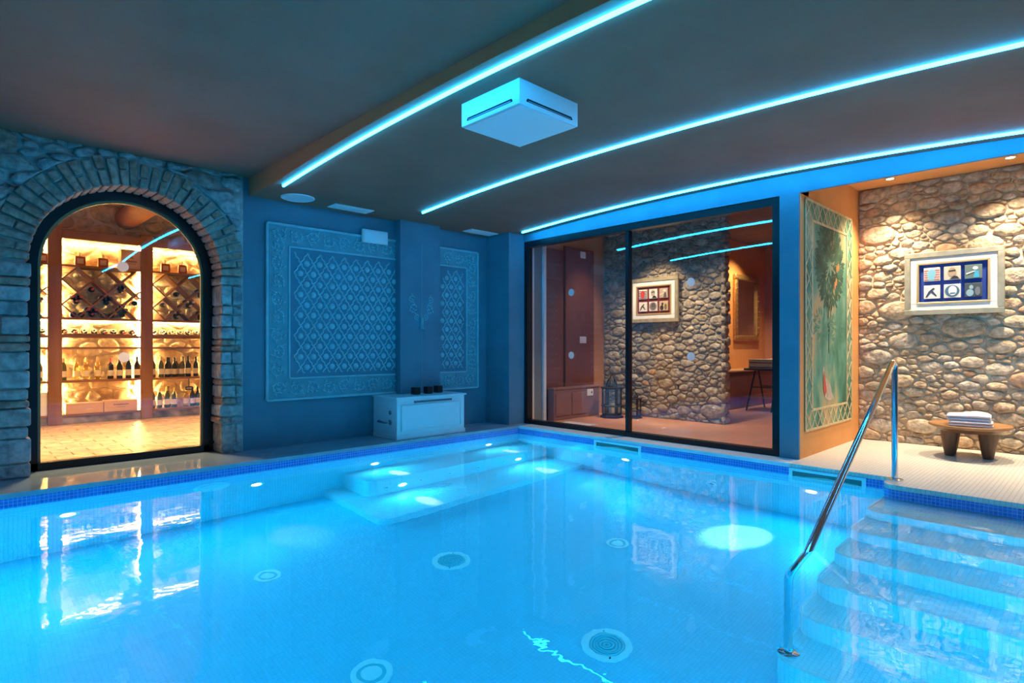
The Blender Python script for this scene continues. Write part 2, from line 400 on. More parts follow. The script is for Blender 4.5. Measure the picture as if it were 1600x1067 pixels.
pool_lamp(4.905, PY1, -.56, 0, 'underwater lamp in the back pool wall above the bench, nearer the glass wall', (4.95, 5.16, -.75), 1.0, .25)
pool_lamp(3.294, 4.98, -1.05, 0, 'underwater lamp in the bench riser below the white cabinet', (3.30, 4.60, -1.25), 1.0, .3)
pool_lamp(4.931, 4.98, -1.05, 0, 'underwater lamp in the bench riser near the glass wall', (4.93, 4.54, -1.25), 1.0, .3)
pool_lamp(2.048, PY1, -.60, 0, 'underwater lamp in the back pool wall right of the arched window', (2.1, 4.7, -1.4), .3, .9)
pool_lamp(.664, PY1, -.57, 0, 'underwater lamp in the back pool wall below the arched window', (.7, 4.7, -1.4), .3, .9)
pool_lamp(PX1, 3.783, -.63, LR, 'underwater lamp in the side pool wall under the far skimmer', (4.7, 3.7, -1.4), .1, .9)
pool_lamp(PX1, 1.842, -.605, LR, 'underwater lamp in the side pool wall under the skimmer by the stairs', (4.70, 2.14, -1.4), 6, .9)
for y in (.6, 2.6, 4.4): pool_lamp(PX0, y, -.6, PI/2, 'added unseen fill lamp in the pool wall behind the viewer, %s from the stairs' % {.6: 'first', 2.6: 'second', 4.4: 'third'}[y], (0, y, -1.4), 0, .85)  # unseen lamps added to even out the pool light
for x in (.6, 2.0): pool_lamp(x, PY0, -.6, PI, 'added unseen fill lamp in the stair side pool wall, %s the stairs' % {.6: 'farther from', 2.0: 'nearer'}[x], (x, 0, -1.4), 0, 1.1)  # two more lamps added out of view as pool fill
for i, (x, z) in enumerate(((2.9, -.55), (3.55, -.3), (4.2, -.2), (4.9, -.145))):
    l = light('stair_fill', 'POINT', (x, PY0+.12, z), 24 if i < 3 else 7, POOL_COL, .05); l.data.cycles.use_multiple_importance_sampling = False  # added points without fixtures, they brighten the stair treads
def jet(x, y, z, rz, label, r=.035):
    t = thing('massage_jet', label, 'pool jet', (x, y, z), rz, 'massage jets of the bench'); R = Matrix.Rotation(PI/2, 4, 'X')
    b = lathe(bmesh.new(), [(r, 0), (r, .006), (r*.62, .009), (r*.55, .002)], 16); bmesh.ops.transform(b, matrix=R, verts=b.verts); obj('ring', b, M_pplast, t, smooth=True)
    b = lathe(bmesh.new(), [(r*.5, 0), (r*.5, .003), (r*.15, .006), (.001, .006)], 12); bmesh.ops.transform(b, matrix=R, verts=b.verts); obj('nozzle', b, M_pewter, t, smooth=True)
ORD = ['first', 'second', 'third', 'fourth', 'fifth', 'sixth', 'seventh', 'eighth', 'ninth', 'tenth', 'eleventh', 'twelfth', 'thirteenth', 'fourteenth', 'fifteenth', 'sixteenth', 'seventeenth', 'eighteenth', 'nineteenth', 'twentieth', 'twenty-first', 'twenty-second', 'twenty-third', 'twenty-fourth', 'twenty-fifth', 'twenty-sixth']
for i, x in enumerate((3.09, 3.48, 3.86, 4.27, 4.66, 5.04)): jet(x, PY1, -.32, 0, 'small massage jet in the back pool wall, %s from the arch side' % ORD[i])
for i, x in enumerate((3.116, 3.52, 3.903, 4.303, 4.699, 5.074)): jet(x, 4.98, -1.035, 0, 'small massage jet in the bench riser, %s from the arch side' % ORD[i])
jet(PX1, 2.77, -.97, LR, 'round water inlet in the side pool wall below the glass wall', .06)
def floor_fit(x, y, r, label, lens=True):
    t = thing('floor_drain', label, 'pool fitting', (x, y, PZ))
    obj('rim', lathe(bmesh.new(), [(r, 0), (r, .006), (r*.9, .009), (r*.72, .008), (r*.7, .003)], 36), M_pplast, t, smooth=True)
    if lens:
        for k in range(5): obj('grille_ring', tube(bmesh.new(), [(r*(.12+.13*k)*math.cos(a*PI/14), r*(.12+.13*k)*math.sin(a*PI/14), .008) for a in range(28)], r*.035, 5, closed=True), mat('grille ring green', (.20, .74, .82), .4), t, smooth=True)
        obj('dish', lathe(bmesh.new(), [(r*.7, 0), (r*.7, .004), (.001, .004)], 28), mat('grille green', (.14, .66, .74), .4), t)
        for s in (-1, 1): obj('screw', lathe(bmesh.new(), [(r*.035, .006), (r*.035, .011)], 8, r*.81*.7*s, r*.81*.7*s), M_dark, t)
    else:
        obj('cap', lathe(bmesh.new(), [(r*.5, 0), (r*.5, .006), (r*.2, .010), (.001, .010)], 24), M_pplast, t, smooth=True)
        obj('dish', lathe(bmesh.new(), [(r*.72, 0), (r*.72, .004), (.001, .004)], 28), mat('grille green', (.14, .66, .74), .4), t)
floor_fit(2.752, 3.495, .15, 'large round grille with white rim in the middle of the pool floor')
floor_fit(2.772, 2.062, .15, 'large round ribbed grille on the pool floor nearest the handrail')
floor_fit(1.634, 4.16, .09, 'small round inlet on the pool floor toward the arched window', False)
floor_fit(3.893, 2.788, .09, 'small round inlet on the pool floor toward the glass wall', False)
floor_fit(1.66, 2.80, .115, 'round capped inlet on the pool floor at the bottom edge', False)
t = thing('wall_inlet', 'large round inlet in the back pool wall below the right side of the arch', 'pool fitting', (1.672, PY1, -.42))
R = Matrix.Rotation(PI/2, 4, 'X')
for nm, prof, mm in (('rim', [(.15, 0), (.15, .012), (.12, .02), (.1, .006)], M_pplast), ('cap', [(.09, 0), (.09, .014), (.04, .02), (.001, .02)], M_pplast)):
    b = lathe(bmesh.new(), prof, 28); bmesh.ops.transform(b, matrix=R, verts=b.verts); obj(nm, b, mm, t, smooth=True)
def skimmer(y0, y1, label):
    t = thing('skimmer', label, 'pool skimmer', (PX1, (y0+y1)/2, -.16), LR, 'skimmers in the side pool wall'); w = (y1-y0)/2
    for a in ((-w, w, -.012, 0, .1, .122), (-w, w, -.012, 0, 0, .022), (-w, -w+.03, -.012, 0, .022, .1), (w-.03, w, -.012, 0, .022, .1)): obj('frame_bar', box(*a), M_pplast, t)
    obj('throat', box(-w+.03, w-.03, -.003, .0, .022, .1), mat('skimmer throat', (.10, .22, .22), .6), t)
    b = prism(bmesh.new(), [(-w+.04, .024), (w-.04, .024), (w-.06, .055), (0, .075), (-w+.06, .055)], -.008, -.004, 'y'); obj('flap', b, mat('skimmer flap', (.35, .55, .5), .5), t)
skimmer(3.585, 4.222, 'white framed skimmer slot in the pool wall under the glass mullion')
skimmer(1.42, 2.03, 'white framed skimmer slot in the pool wall next to the handrail')

# water surface
bm = bmesh.new(); pts = [(PX0, PY0), (SX, PY0), (SX, SY-.1)] + arcpts(SX+.1, SY-.1, .1, PI, PI/2, 6)[1:] + [(PX1, SY), (PX1, PY1), (PX0, PY1)]
bm.faces.new([bm.verts.new((x, y, -.1)) for x, y in pts])
tag(obj('pool_water', bm, watermat()), 'clear cyan lit pool water with a gently rippled surface', 'water', kind='stuff')

# ceiling: raised flat field on the left, shallow vault with light strips on the right
VX = 2.2
struct('ceiling', box(RX0, VX, RY0, 6.4, 2.745, 2.85), M_ceil2, 'dark umber flat ceiling above the arched wine window', 'ceiling')
bm = bmesh.new(); ys = [RY0 + (6.4-RY0)*i/60 for i in range(61)]
for a, b in ((VX, 5.7),):
    A = [bm.verts.new((a, y, vault(y))) for y in ys]; B = [bm.verts.new((b, y, vault(y))) for y in ys]
    A2 = [bm.verts.new((a, y, 2.9)) for y in ys]; B2 = [bm.verts.new((b, y, 2.9)) for y in ys]
    for i in range(60):
        bm.faces.new((A[i], A[i+1], B[i+1], B[i])); bm.faces.new((A2[i], B2[i], B2[i+1], A2[i+1]))
vc = struct('ceiling_vault', bm, M_ceil, 'shallow vaulted ceiling carrying three curved light strips', 'ceiling', smooth=True)
bm = bmesh.new(); A = [bm.verts.new((VX, y, vault(y))) for y in ys]; B = [bm.verts.new((VX, y, 2.9)) for y in ys]
for i in range(60): bm.faces.new((A[i], B[i], B[i+1], A[i+1]))
obj('fascia', bm, M_fascia, vc, smooth=True)
bm = box(5.68, 5.715, RY0, 6.4, 2.475, 2.95); bx(bm, 5.715, 5.92, 2.03, 6.4, 2.475, 2.95); struct('trim_1', bm, M_wall, 'grey header beam above the glass wall lit cyan by the strip', 'beam')
for i, (x, y0, y1, nm) in enumerate(((2.29, -1.6, 5.45, 'nearest the arched window, left of the ceiling unit'), (3.88, -1.6, 5.45, 'in the middle, right of the ceiling unit'), (5.50, -1.6, 5.47, 'running along the header above the glass wall'))):
    t = thing('light_strip', 'glowing cyan ceiling light strip %s' % nm, 'light strip', (x, 0, ZC), 0, 'curved ceiling light strips')
    n = 56; P = [(0, y0+(y1-y0)*k/n, vault(y0+(y1-y0)*k/n)-ZC-.002) for k in range(n+1)]
    bm = bmesh.new(); rows = []
    for p in P: rows.append([bm.verts.new((p[0]+dx, p[1], p[2]+dz)) for dx, dz in ((-.009, .004), (-.007, -.017), (.007, -.017), (.009, .004))])
    for a, b in zip(rows, rows[1:]):
        for k in range(3): bm.faces.new((a[k], a[k+1], b[k+1], b[k]))
    bm.faces.new(rows[0]); bm.faces.new(rows[-1][::-1]); bmesh.ops.recalc_face_normals(bm, faces=bm.faces)
    obj('diffuser', bm, emit('led strip glow', LED_COL, LED_STR), t)
    for s in (0, -1): obj('end_cap', box(-.014, .014, P[s][1]-.004, P[s][1]+.004, P[s][2]-.014, P[s][2]+.003), M_plastic, t)

# walls of the pool room
bm = box(2.14, 5.74, 6.08, 6.36, 0, 2.9); wb = struct('wall_back', bm, M_wall, 'blue lit grey wall with a carved relief panel behind the pool', 'wall')
struct('wall_pier', box(5.40, 5.74, 5.62, 6.08, 0, 2.9), M_wall, 'grey corner pier between the relief wall and glass wall', 'wall')
struct('wall_pilaster', box(3.914, 4.505, 5.95, 6.08, .479, 2.57), M_wall, 'grey pilaster with a faint painted candelabra above the white cabinet', 'wall')
pil = bpy.data.objects['wall_pilaster']
struct('wall_near', box(RX0-.1, 7.6, RY0-.1, RY0, 0, 2.9), M_wall, 'grey wall behind the viewer', 'wall')
struct('wall_near_side', box(RX0-.1, RX0, RY0, 6.4, 0, 2.9), M_wall, 'grey side wall behind the viewer', 'wall')
struct('wall_alcove', box(5.70, 7.5, 2.03, 2.2, 0, 2.9), M_orange, 'orange painted alcove side wall carrying the green mural', 'wall')
struct('wall_jamb', box(5.67, 5.70, 2.03, 2.205, 0, 2.475), M_wall, 'grey end face of the wall beside the glass wall', 'wall')
struct('ceiling_alcove', box(5.715, 7.6, RY0, 2.03, 2.82, 2.9), M_orange, 'orange alcove soffit with two small downlights', 'ceiling')

# right stone wall (alcove)
ws = struct('wall_right', box(7.5, 7.7, RY0, 2.2, 0, 2.9), M_mortar, 'tan rubble stone wall behind the stool in the alcove', 'wall')
stones(ws, lambda u, v, n: (7.5-n, -u, v), (-2.03, .05, 0, 2.82), M_rock, 11, ((.105, 10), (.078, 50), (.056, 320), (.040, 1800), (.027, 3500), (.018, 3000)), 1.8, .005, relief=.042, limit=300, bricks=.03, mb=M_rbrick, fill=.74)
bpy.data.objects['wall_right']
# pillar wall behind the glass
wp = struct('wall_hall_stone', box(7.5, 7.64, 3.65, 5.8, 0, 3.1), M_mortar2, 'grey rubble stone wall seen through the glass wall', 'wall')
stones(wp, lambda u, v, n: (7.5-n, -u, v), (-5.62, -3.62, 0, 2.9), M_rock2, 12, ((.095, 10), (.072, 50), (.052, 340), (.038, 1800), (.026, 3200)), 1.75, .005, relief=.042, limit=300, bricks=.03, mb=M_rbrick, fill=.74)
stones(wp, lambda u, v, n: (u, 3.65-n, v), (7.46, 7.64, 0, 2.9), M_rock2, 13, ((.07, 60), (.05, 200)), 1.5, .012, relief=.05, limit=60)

# ------------------------------------------------------------------ arched stone wall
AX, AR, AZ = 1.205, .72, 1.735        # opening centre, radius, springing height (stone face)
WY = 6.05; GY = 6.34                   # stone face, glass plane
def arch_outline(r, n=28, z0=0.0): return [(AX-r, z0)] + [(AX-r, AZ*.5)] + [(AX+r*math.cos(PI-PI*i/n), AZ+r*math.sin(PI-PI*i/n)) for i in range(n+1)] + [(AX+r, AZ*.5)] + [(AX+r, z0)]
bm = bmesh.new(); inn = arch_outline(AR+.02); XL, XR, ZT = -2.2, 2.14, 2.9
def outer(p):
    x, z = p
    if z <= AZ: return (XL if x < AX else XR, z)
    dx, dz = x-AX, z-AZ
    ts = [(ZT-AZ)/dz if dz > 1e-6 else 1e9, ((XR if dx > 0 else XL)-AX)/dx if abs(dx) > 1e-6 else 1e9]
    t = min(ts); return (AX+dx*t, AZ+dz*t)
oo = [outer(p) for p in inn]
for yy, fl in ((WY+.015, 0), (6.42, 1)):
    A = [bm.verts.new((x, yy, z)) for x, z in inn]; B = [bm.verts.new((x, yy, z)) for x, z in oo]
    for i in range(len(inn)-1): bm.faces.new((A[i], A[i+1], B[i+1], B[i]))
    if fl == 0: A0 = A
    else:
        for i in range(len(inn)-1): bm.faces.new((A0[i], A0[i+1], A[i+1], A[i]))
    # corner triangles
    for cx in (XL, XR):
        side = [(i, p) for i, p in enumerate(oo) if abs(p[0]-cx) < 1e-6]; top = [(i, p) for i, p in enumerate(oo) if abs(p[1]-ZT) < 1e-6]
        a = max(side, key=lambda t: t[1][1])[0]; b = min(top, key=lambda t: abs(t[1][0]-cx))[0]
        bm.faces.new((B[a], B[b], bm.verts.new((cx, yy, ZT))))
bmesh.ops.recalc_face_normals(bm, faces=bm.faces)
wl = struct('wall_left', bm, M_mortar3, 'old stone wall with a brick arch around the wine cellar window', 'wall')
RO = .955                               # outer radius of brick ring
def brickblock(bm0): return bevel(bm0, .009, 2)
rng = random.Random(5); NB = 33
for i in range(NB):
    a0 = PI*(i+.10+rng.uniform(-.03, .05))/NB; a1 = PI*(i+.90+rng.uniform(-.05, .03))/NB
    ro = RO + rng.uniform(-.02, .03); cuts = [(AR, ro)] if i % 2 == 0 else [(AR, AR+.12+rng.uniform(-.03, .03)), (None, ro)]
    pr = AR
    for q, (ra, rb) in enumerate(cuts):
        ra = ra if ra else pr+.012
        w = rng.uniform(-.004, .004); pts = [(AX+ra*math.cos(a0), AZ+ra*math.sin(a0)), (AX+rb*math.cos(a0+.0), AZ+rb*math.sin(a0)), (AX+rb*math.cos(a1), AZ+rb*math.sin(a1)), (AX+ra*math.cos(a1), AZ+ra*math.sin(a1))]
        pts = [(min(p[0], 2.132), p[1]) for p in pts]
        if max(p[0] for p in pts) - min(p[0] for p in pts) < .03: continue
        cx = sum(p[0] for p in pts)/4; cz = sum(p[1] for p in pts)/4
        b = prism(bmesh.new(), [(p[0]-cx, p[1]-cz) for p in pts], -rng.uniform(.015, .05), .33 if q == 0 else .05, 'y'); brickblock(b)
        obj('brick', b, M_brick, wl, loc=(cx, WY+.015, cz)); pr = rb
# jamb blocks on both sides
for side in (-1, 1):
    z = 0
    while z < AZ-.03:
        h = rng.choice((.06, .07, .09, .12, .15, .2)); h = min(h, AZ-z)
        w = rng.uniform(.14, .36) if side < 0 else rng.choice((.197, .1, .13)); red = h < .08
        x0 = AX+side*(AR+rng.uniform(-.012, .010)); x1 = x0+side*w
        if side > 0 and w < .19:
            b = box(-(2.128-x1-.008)/2, (2.128-x1-.008)/2, -rng.uniform(.012, .04), .05, .005, h-.006); bevel(b, .012, 2); obj('stone', b, M_rock3, wl, smooth=True, angle=50, loc=((x1+.008+2.128)/2, WY+.015, z))
        b = box(-w/2, w/2, -rng.uniform(.012, .05), .33, 0.005, h-.006); bevel(b, .014, 2)
        obj('brick' if red else 'stone', b, M_brick if red else M_rock3, wl, smooth=True, angle=50, loc=((x0+x1)/2, WY+.015, z)); z += h
def okw(u, v):
    if v > AZ: return math.hypot(u-AX, v-AZ) > RO+.05
    return u < AX-AR-.30
def pushw(u, v):
    if v > AZ:
        d = math.hypot(u-AX, v-AZ)
        if d < RO+.02: s = (RO+.02)/max(d, .01); return (AX+(u-AX)*s, AZ+(v-AZ)*s)
    elif abs(u-AX) < AR+.2: return (AX+math.copysign(AR+.2, u-AX), v)
    return (u, v)
stones(wl, lambda u, v, n: (u, WY+.015-n, v), (-1.6, 2.13, 0, 2.75), M_rock3, 21, ((.12, 30), (.085, 90), (.06, 400), (.042, 1200), (.03, 1500)), 1.8, .010, okw, pushw, relief=.06, limit=260, bricks=.06, mb=M_brick)

# arched window: black frame, pane, stickers
FR = .685
wn = struct('window_1', None or prism(bmesh.new(), [(AX-.02, .0), (AX+.02, .0), (AX+.02, .004), (AX-.02, .004)], GY-.02, GY+.02, 'y'), M_black, 'black framed arched window into the lit wine cellar', 'window')
def arch_ring(r0, r1, y0, y1):
    bm = bmesh.new(); n = 36
    def path(r, zb): return [(AX-r, zb), (AX-r, AZ*.55)] + [(AX+r*math.cos(PI-PI*i/n), AZ+r*math.sin(PI-PI*i/n)) for i in range(n+1)] + [(AX+r, AZ*.55), (AX+r, zb)]
    I, O = path(r0, 0), path(r1, 0); rows = []
    for (a, b), (c, d) in zip(I, O): rows.append([bm.verts.new(p) for p in ((a, y0, b), (c, y0, d), (c, y1, d), (a, y1, b))])
    for p, q in zip(rows, rows[1:]):
        for k in range(4): bm.faces.new((p[k], p[(k+1) % 4], q[(k+1) % 4], q[k]))
    bmesh.ops.recalc_face_normals(bm, faces=bm.faces); return bm
obj('frame', arch_ring(FR-.040, FR+.062, GY-.04, GY+.04), M_black, wn, smooth=True)
obj('glazing_bead', arch_ring(FR-.062, FR-.040, GY-.01, GY+.02), mat('bronze bead', (.30, .17, .07), .5), wn, smooth=True)
obj('sill_bar', box(AX-FR-.01, AX+FR+.01, GY-.04, GY+.04, 0, .065), M_black, wn)
bm = bmesh.new(); gp = [(AX-FR+.06, .06)] + [(AX+(FR-.06)*math.cos(PI-PI*i/32), AZ+(FR-.06)*math.sin(PI-PI*i/32)) for i in range(33)] + [(AX+FR-.06, .06)]
obj('pane', prism(bm, gp[::-1], GY-.005, GY+.005, 'y'), M_glass, wn)
def sticker(x, y, z, rz, label):
    b = lathe(bmesh.new(), [(.046, 0), (.046, .0012)], 28); bmesh.ops.transform(b, matrix=Matrix.Rotation(PI/2, 4, 'X'), verts=b.verts)
    return tag(obj('glass_sticker', b, M_sticker, loc=(x, y, z), rot=(0, 0, rz)), label, 'sticker', 'round safety stickers on the glass')
sticker(1.173, GY-.006, 1.78, 0, 'upper round white sticker on the arched cellar window')
sticker(1.183, GY-.006, .95, 0, 'lower round white sticker on the arched cellar window')

# ------------------------------------------------------------------ wine cellar
CY = 10.15
fc = struct('floor_cellar', box(-.9, 3.7, 6.36, CY, -.06, -.012), mat('pale grout', (.62, .50, .36), .8), 'clay tile floor of the wine cellar', 'floor')
tm = mesh('floor_tile', bevel(box(-.146, .146, -.096, .096, -.012, 0), .004, 1), M_ctile)
row = 0; y = 6.42+.1
while y < CY-.1:
    x = -.3 + (.15 if row % 2 else 0)
    while x < 3.3:
        if x > .1-(y-6.4)*.15: obj('floor_tile', tm, None, fc, loc=(x, y, rng.uniform(-.0015, .0015)))
        x += .30
    y += .20; row += 1
wc = struct('wall_cellar', box(-.9, 3.7, CY, CY+.2, 0, 3.3), mat('cellar mortar', (.76, .66, .46), .95, col2=(.86, .76, .56), nscale=10, bump=.02, bscale=18), 'rubble stone back wall of the lit wine cellar', 'wall')
M_crock = mat('cellar stone', (.7, .66, .6), .9, col2=(1.1, 1.05, 1), nscale=14, bump=.015, bscale=24, rand=[(.72, .60, .40), (.82, .72, .50), (.76, .63, .42), (.86, .78, .58)])
stones(wc, lambda u, v, n: (u, CY-n, v), (-.2, 3.3, .1, 3.1), M_crock, 31, ((.14, 40), (.10, 120), (.07, 500), (.05, 900)), 1.5, .012, relief=.05, limit=220)
struct('wall_cellar_side', box(-.95, -.9, 6.36, CY, 0, 3.3), mat('cellar plaster', (.55, .40, .24), .9), 'side wall of the wine cellar', 'wall')
struct('wall_cellar_end', box(3.7, 3.75, 6.42, CY, 0, 3.3), MATS['cellar plaster'], 'end wall of the wine cellar', 'wall')
cc = struct('ceiling_cellar', box(-.9, 3.7, 6.36, CY, 3.2, 3.3), M_beam, 'plank ceiling of the wine cellar', 'ceiling')
for k in range(14): obj('plank', bevel(box(-.9, 3.7, 6.45+k*.265, 6.45+k*.265+.255, 3.17, 3.2), .006, 1), M_beam, cc)
bm = lathe(bmesh.new(), [(.165, 0), (.16, 1.2), (.155, 2.4), (.15, 3.7)], 20); bmesh.ops.transform(bm, matrix=Matrix.Rotation(-PI/2, 4, 'X'), verts=bm.verts)
tag(obj('log_beam', bm, M_beam, smooth=True, loc=(1.92, 6.44, 2.92)), 'round orange brown log beam under the cellar ceiling', 'beam')

SHY = 9.8; DEP = .33
POST = [-.01, 1.05, 2.11, 3.17]; SHZ = [.13, .587, 1.04, 1.44, 2.154]
sh = thing('wine_shelving', 'backlit oak wine shelving with diagonal racks seen through the arch', 'shelving', (0, SHY, 0))
for px in POST:
    obj('post', bevel(box(px-.075, px+.075, -.02, .05, 0, 2.66), .004, 1), M_wood, sh)
    obj('side_panel', box(px-.012, px+.012, .05, DEP, 0, 2.62), M_wood, sh)
for a, b in zip(POST, POST[1:]):
    for z in SHZ: obj('shelf', bevel(box(a+.013, b-.013, .0, DEP, z-.028, z), .003, 1), M_woodh, sh)
    obj('plinth', box(a+.075, b-.075, .02, .05, 0, .10), mat('dark marble plinth', (.06, .05, .045), .25, col2=(.40, .33, .26), nscale=5), sh)
    obj('header', bevel(box(a+.075, b-.075, -.01, .05, 2.50, 2.62), .003, 1), M_woodh, sh)
    for s, xx in ((1, a+.03), (-1, b-.03)):
        obj('light_bar', box(xx-.013, xx+.013, DEP-.05, DEP-.03, .14, 2.50), emit('cellar light bar', CELL_COL, 220), sh)
    for z in (1.41, 2.49): obj('shelf_light', box(a+.06, b-.06, DEP-.06, DEP-.045, z-.012, z-.002), emit('cellar shelf light', CELL_COL, 90), sh)
    obj('top_baffle', box(a+.013, b-.013, .0, DEP, 2.60, 2.62), M_woodh, sh)  # added baffle, keeps the bar light from spilling above the header
    # lying-bottle rail
    obj('bottle_rail', bevel(box(a+.075, b-.075, .03, .06, 1.165, 1.20), .003, 1), M_woodh, sh)
    obj('bottle_rail', bevel(box(a+.075, b-.075, .24, .27, 1.20, 1.23), .003, 1), M_woodh, sh)
    # diagonal rack
    x0, x1, z0, z1 = a+.075, b-.075, 1.44, 2.126; pit = .343
    for sgn in (1, -1):
        k = -4
        while k < 8:
            c0 = x0 + pit*k + (pit*.5 if sgn == 1 else pit*.5)
            # line x = c0 + sgn*(z-z0)
            lo, hi = z0, z1
            if sgn == 1: lo = max(lo, z0+(x0-c0)); hi = min(hi, z0+(x1-c0))
            else: lo = max(lo, z0+(c0-x1)); hi = min(hi, z0+(c0-x0))
            if hi-lo > .06:
                p = (c0+sgn*(lo-z0), lo); q = (c0+sgn*(hi-z0), hi); L = math.dist(p, q)
                o = obj('rack_slat', bevel(box(0, L, .015 if sgn > 0 else .017, DEP-.06, -.009, .009), .002, 1), M_woodh, sh, loc=(p[0], 0, p[1]), rot=(0, -math.atan2(q[1]-p[1], q[0]-p[0]), 0))
            k += 1
cl_ = light('cellar_fill', 'AREA', (1.3, 7.7, 3.12), 110, (1.0, .64, .30), .5, (1.3, 7.8, 0)); cl_.data.spread = math.radians(95)  # added area fill for the cellar floor, no fitting modelled

# bottles
def bottle_proto(kind):
    G = {'dark': (.012, .014, .008), 'green': (.10, .10, .015), 'clear': (.85, .66, .25), 'red': (.012, .012, .01), 'yellow': (.06, .065, .015), 'white': (.09, .09, .02)}[kind]
    CAP = {'dark': (.02, .02, .02), 'green': (.55, .48, .3), 'clear': (.8, .62, .25), 'red': (.45, .05, .03), 'yellow': (.75, .5, .08), 'white': (.75, .68, .5)}[kind]
    t = thing('wine_bottle', 'x', 'bottle', (0, 0, 0), 0, 'wine bottles in the cellar shelving')
    m = mat(kind+' bottle glass', G, .08, spec=.8) if kind != 'clear' else panemat('pale bottle glass', (.95, .82, .45), .06)
    prof = [(.034, 0), (.037, .006), (.037, .17), (.034, .195), (.022, .222), (.0145, .245), (.0135, .27), (.0135, .29)]
    if kind == 'red': prof = [(.034, 0), (.0375, .006), (.0375, .19), (.035, .205), (.018, .222), (.0145, .24), (.0135, .27), (.0135, .29)]
    obj('glass', lathe(bmesh.new(), prof, 14), m, t, smooth=True)
    obj('capsule', lathe(bmesh.new(), [(.0155, .238), (.015, .262), (.015, .298), (.012, .302)], 12), mat(kind+' capsule', CAP, .4), t, smooth=True)
    obj('paper_label', lathe(bmesh.new(), [(.0378, .045), (.0378, .125)], 14, caps=False), mat(kind+' label paper', (.80, .74, .62) if kind != 'clear' else (.9, .8, .5), .7), t, smooth=True)
    return t
PR = {}
BASE = {'dark': 'dark', 'green': 'olive green', 'clear': 'clear pale gold', 'red': 'dark, red capped', 'yellow': 'green, yellow capped', 'white': 'green, cream capped'}
def bottle(kind, loc, label, rot=(0, 0, 0), s=1.0, cat=None):
    if kind not in PR: PR[kind] = bottle_proto(kind); o = PR[kind]
    else: o = copy_tree(PR[kind])
    o.location = loc; o.rotation_euler = rot; o.scale = (s, s, s); o['label'] = label; return o
BAY = ['leftmost bay', 'middle bay', 'rightmost bay']
# standing rows
def row_of(seq, bay, z, shelf):
    for i, (x, kind, dy) in enumerate(seq):
        bottle(kind, (x, SHY+.13+dy, z), '%s wine bottle, %s from left on %s of %s' % (BASE[kind].replace(',', ''), ORD[i], shelf, BAY[bay]), (0, 0, rng.uniform(0, 6)), rng.uniform(.97, 1.05))
row_of([(.79, 'dark', 0), (.90, 'green', 0)], 0, .587, 'waist shelf')
row_of([(1.155, 'green', 0), (1.30, 'clear', 0), (1.41, 'clear', 0), (1.54, 'clear', 0), (1.69, 'red', 0), (1.80, 'dark', 0), (1.91, 'dark', 0), (2.015, 'dark', 0)], 1, .587, 'waist shelf')
row_of([(2.215, 'green', 0), (2.32, 'green', 0), (2.405, 'dark', 0), (2.50, 'dark', 0.0), (2.60, 'white', 0), (2.69, 'dark', 0), (2.45, 'dark', .1), (2.55, 'white', .1), (2.645, 'dark', .1), (2.80, 'dark', 0)], 2, .587, 'waist shelf')
row_of([(2.21, 'green', 0), (2.30, 'white', 0), (2.40, 'yellow', 0), (2.50, 'yellow', 0), (2.44, 'dark', .1), (2.66, 'clear', 0), (2.75, 'dark', 0), (2.83, 'dark', .02)], 2, .13, 'bottom shelf')
# lying row, necks to the viewer and tipped down
def lying(xs, bay):
    for i, (x, kind) in enumerate(xs):
        bottle(kind, (x, SHY+.27, 1.268), '%s wine bottle lying %s from left on the rail of %s' % (BASE[kind].replace(',', ''), ORD[i], BAY[bay]), (PI/2+.1, 0, 0))
lying([(.83, 'dark'), (.93, 'dark')], 0)
lying([(1.16+.112*i, k) for i, k in enumerate(('red', 'red', 'dark', 'dark', 'red', 'dark', 'red', 'red', 'dark'))][:8], 1)
lying([(2.24+.112*i, k) for i, k in enumerate(('white', 'dark', 'white', 'green', 'white', 'green'))], 2)
# bottles in the diamond cells: (cell centre x index, z index) -> bottle centres
def rack_bottles(bay, cells):
    a, b = POST[bay], POST[bay+1]; x0 = a+.075; z0 = 1.44; n = 0; pit = .343
    for cx, cz, lst in cells:
        X = x0 + pit*cx; Z = z0 + pit*cz
        for (dx, dz, kind, flip) in lst:
            lab = '%s wine bottle, %s from lower left in diagonal rack of %s' % (BASE[kind].replace(',', ''), ORD[n], BAY[bay])
            rot = (PI/2, 0, 0) if not flip else (-PI/2, 0, 0)
            y = SHY+.31 if not flip else SHY+.03
            bottle(kind, (X+dx, y, Z+dz), lab, rot); n += 1
v3 = lambda k, f=False: [(0, -.115, k, f), (-.042, -.056, k, f), (.042, -.056, k, f)]
v1 = lambda k, f=False: [(0, -.115, k, f)]
v4 = lambda k, f=False: v3(k, f) + [(0, .003, k, f)]
f2 = lambda k, f=False: [(-.045, .042, k, f), (.045, .042, k, f)]
# cells centres: integer+.5 grid offsets -- diamond bottoms at z0 when cx integer
rack_bottles(0, [(2, .5, v1('red')), (2.5, 1.0, v1('dark')), (2, 1.5, v1('dark'))])
rack_bottles(1, [(.5, 0.0, f2('dark', True)), (1.5, 0.0, f2('dark', True)), (0.02, .5, []), (1, .5, v3('red')), (2, .5, v4('dark', True)), (.5, 1.0, v3('red')), (1.5, 1.0, v3('dark')), (2.45, 1.0, v1('dark', True)), (1, 1.5, v1('red')), (2, 1.5, v3('dark'))])
rack_bottles(2, [(.5, 1.0, v1('green')), (1, .5, v3('green')), (1.5, 1.0, v3('white')), (2, .5, v3('white')), (1, 1.5, v1('dark')), (2, 1.5, v3('dark'))])
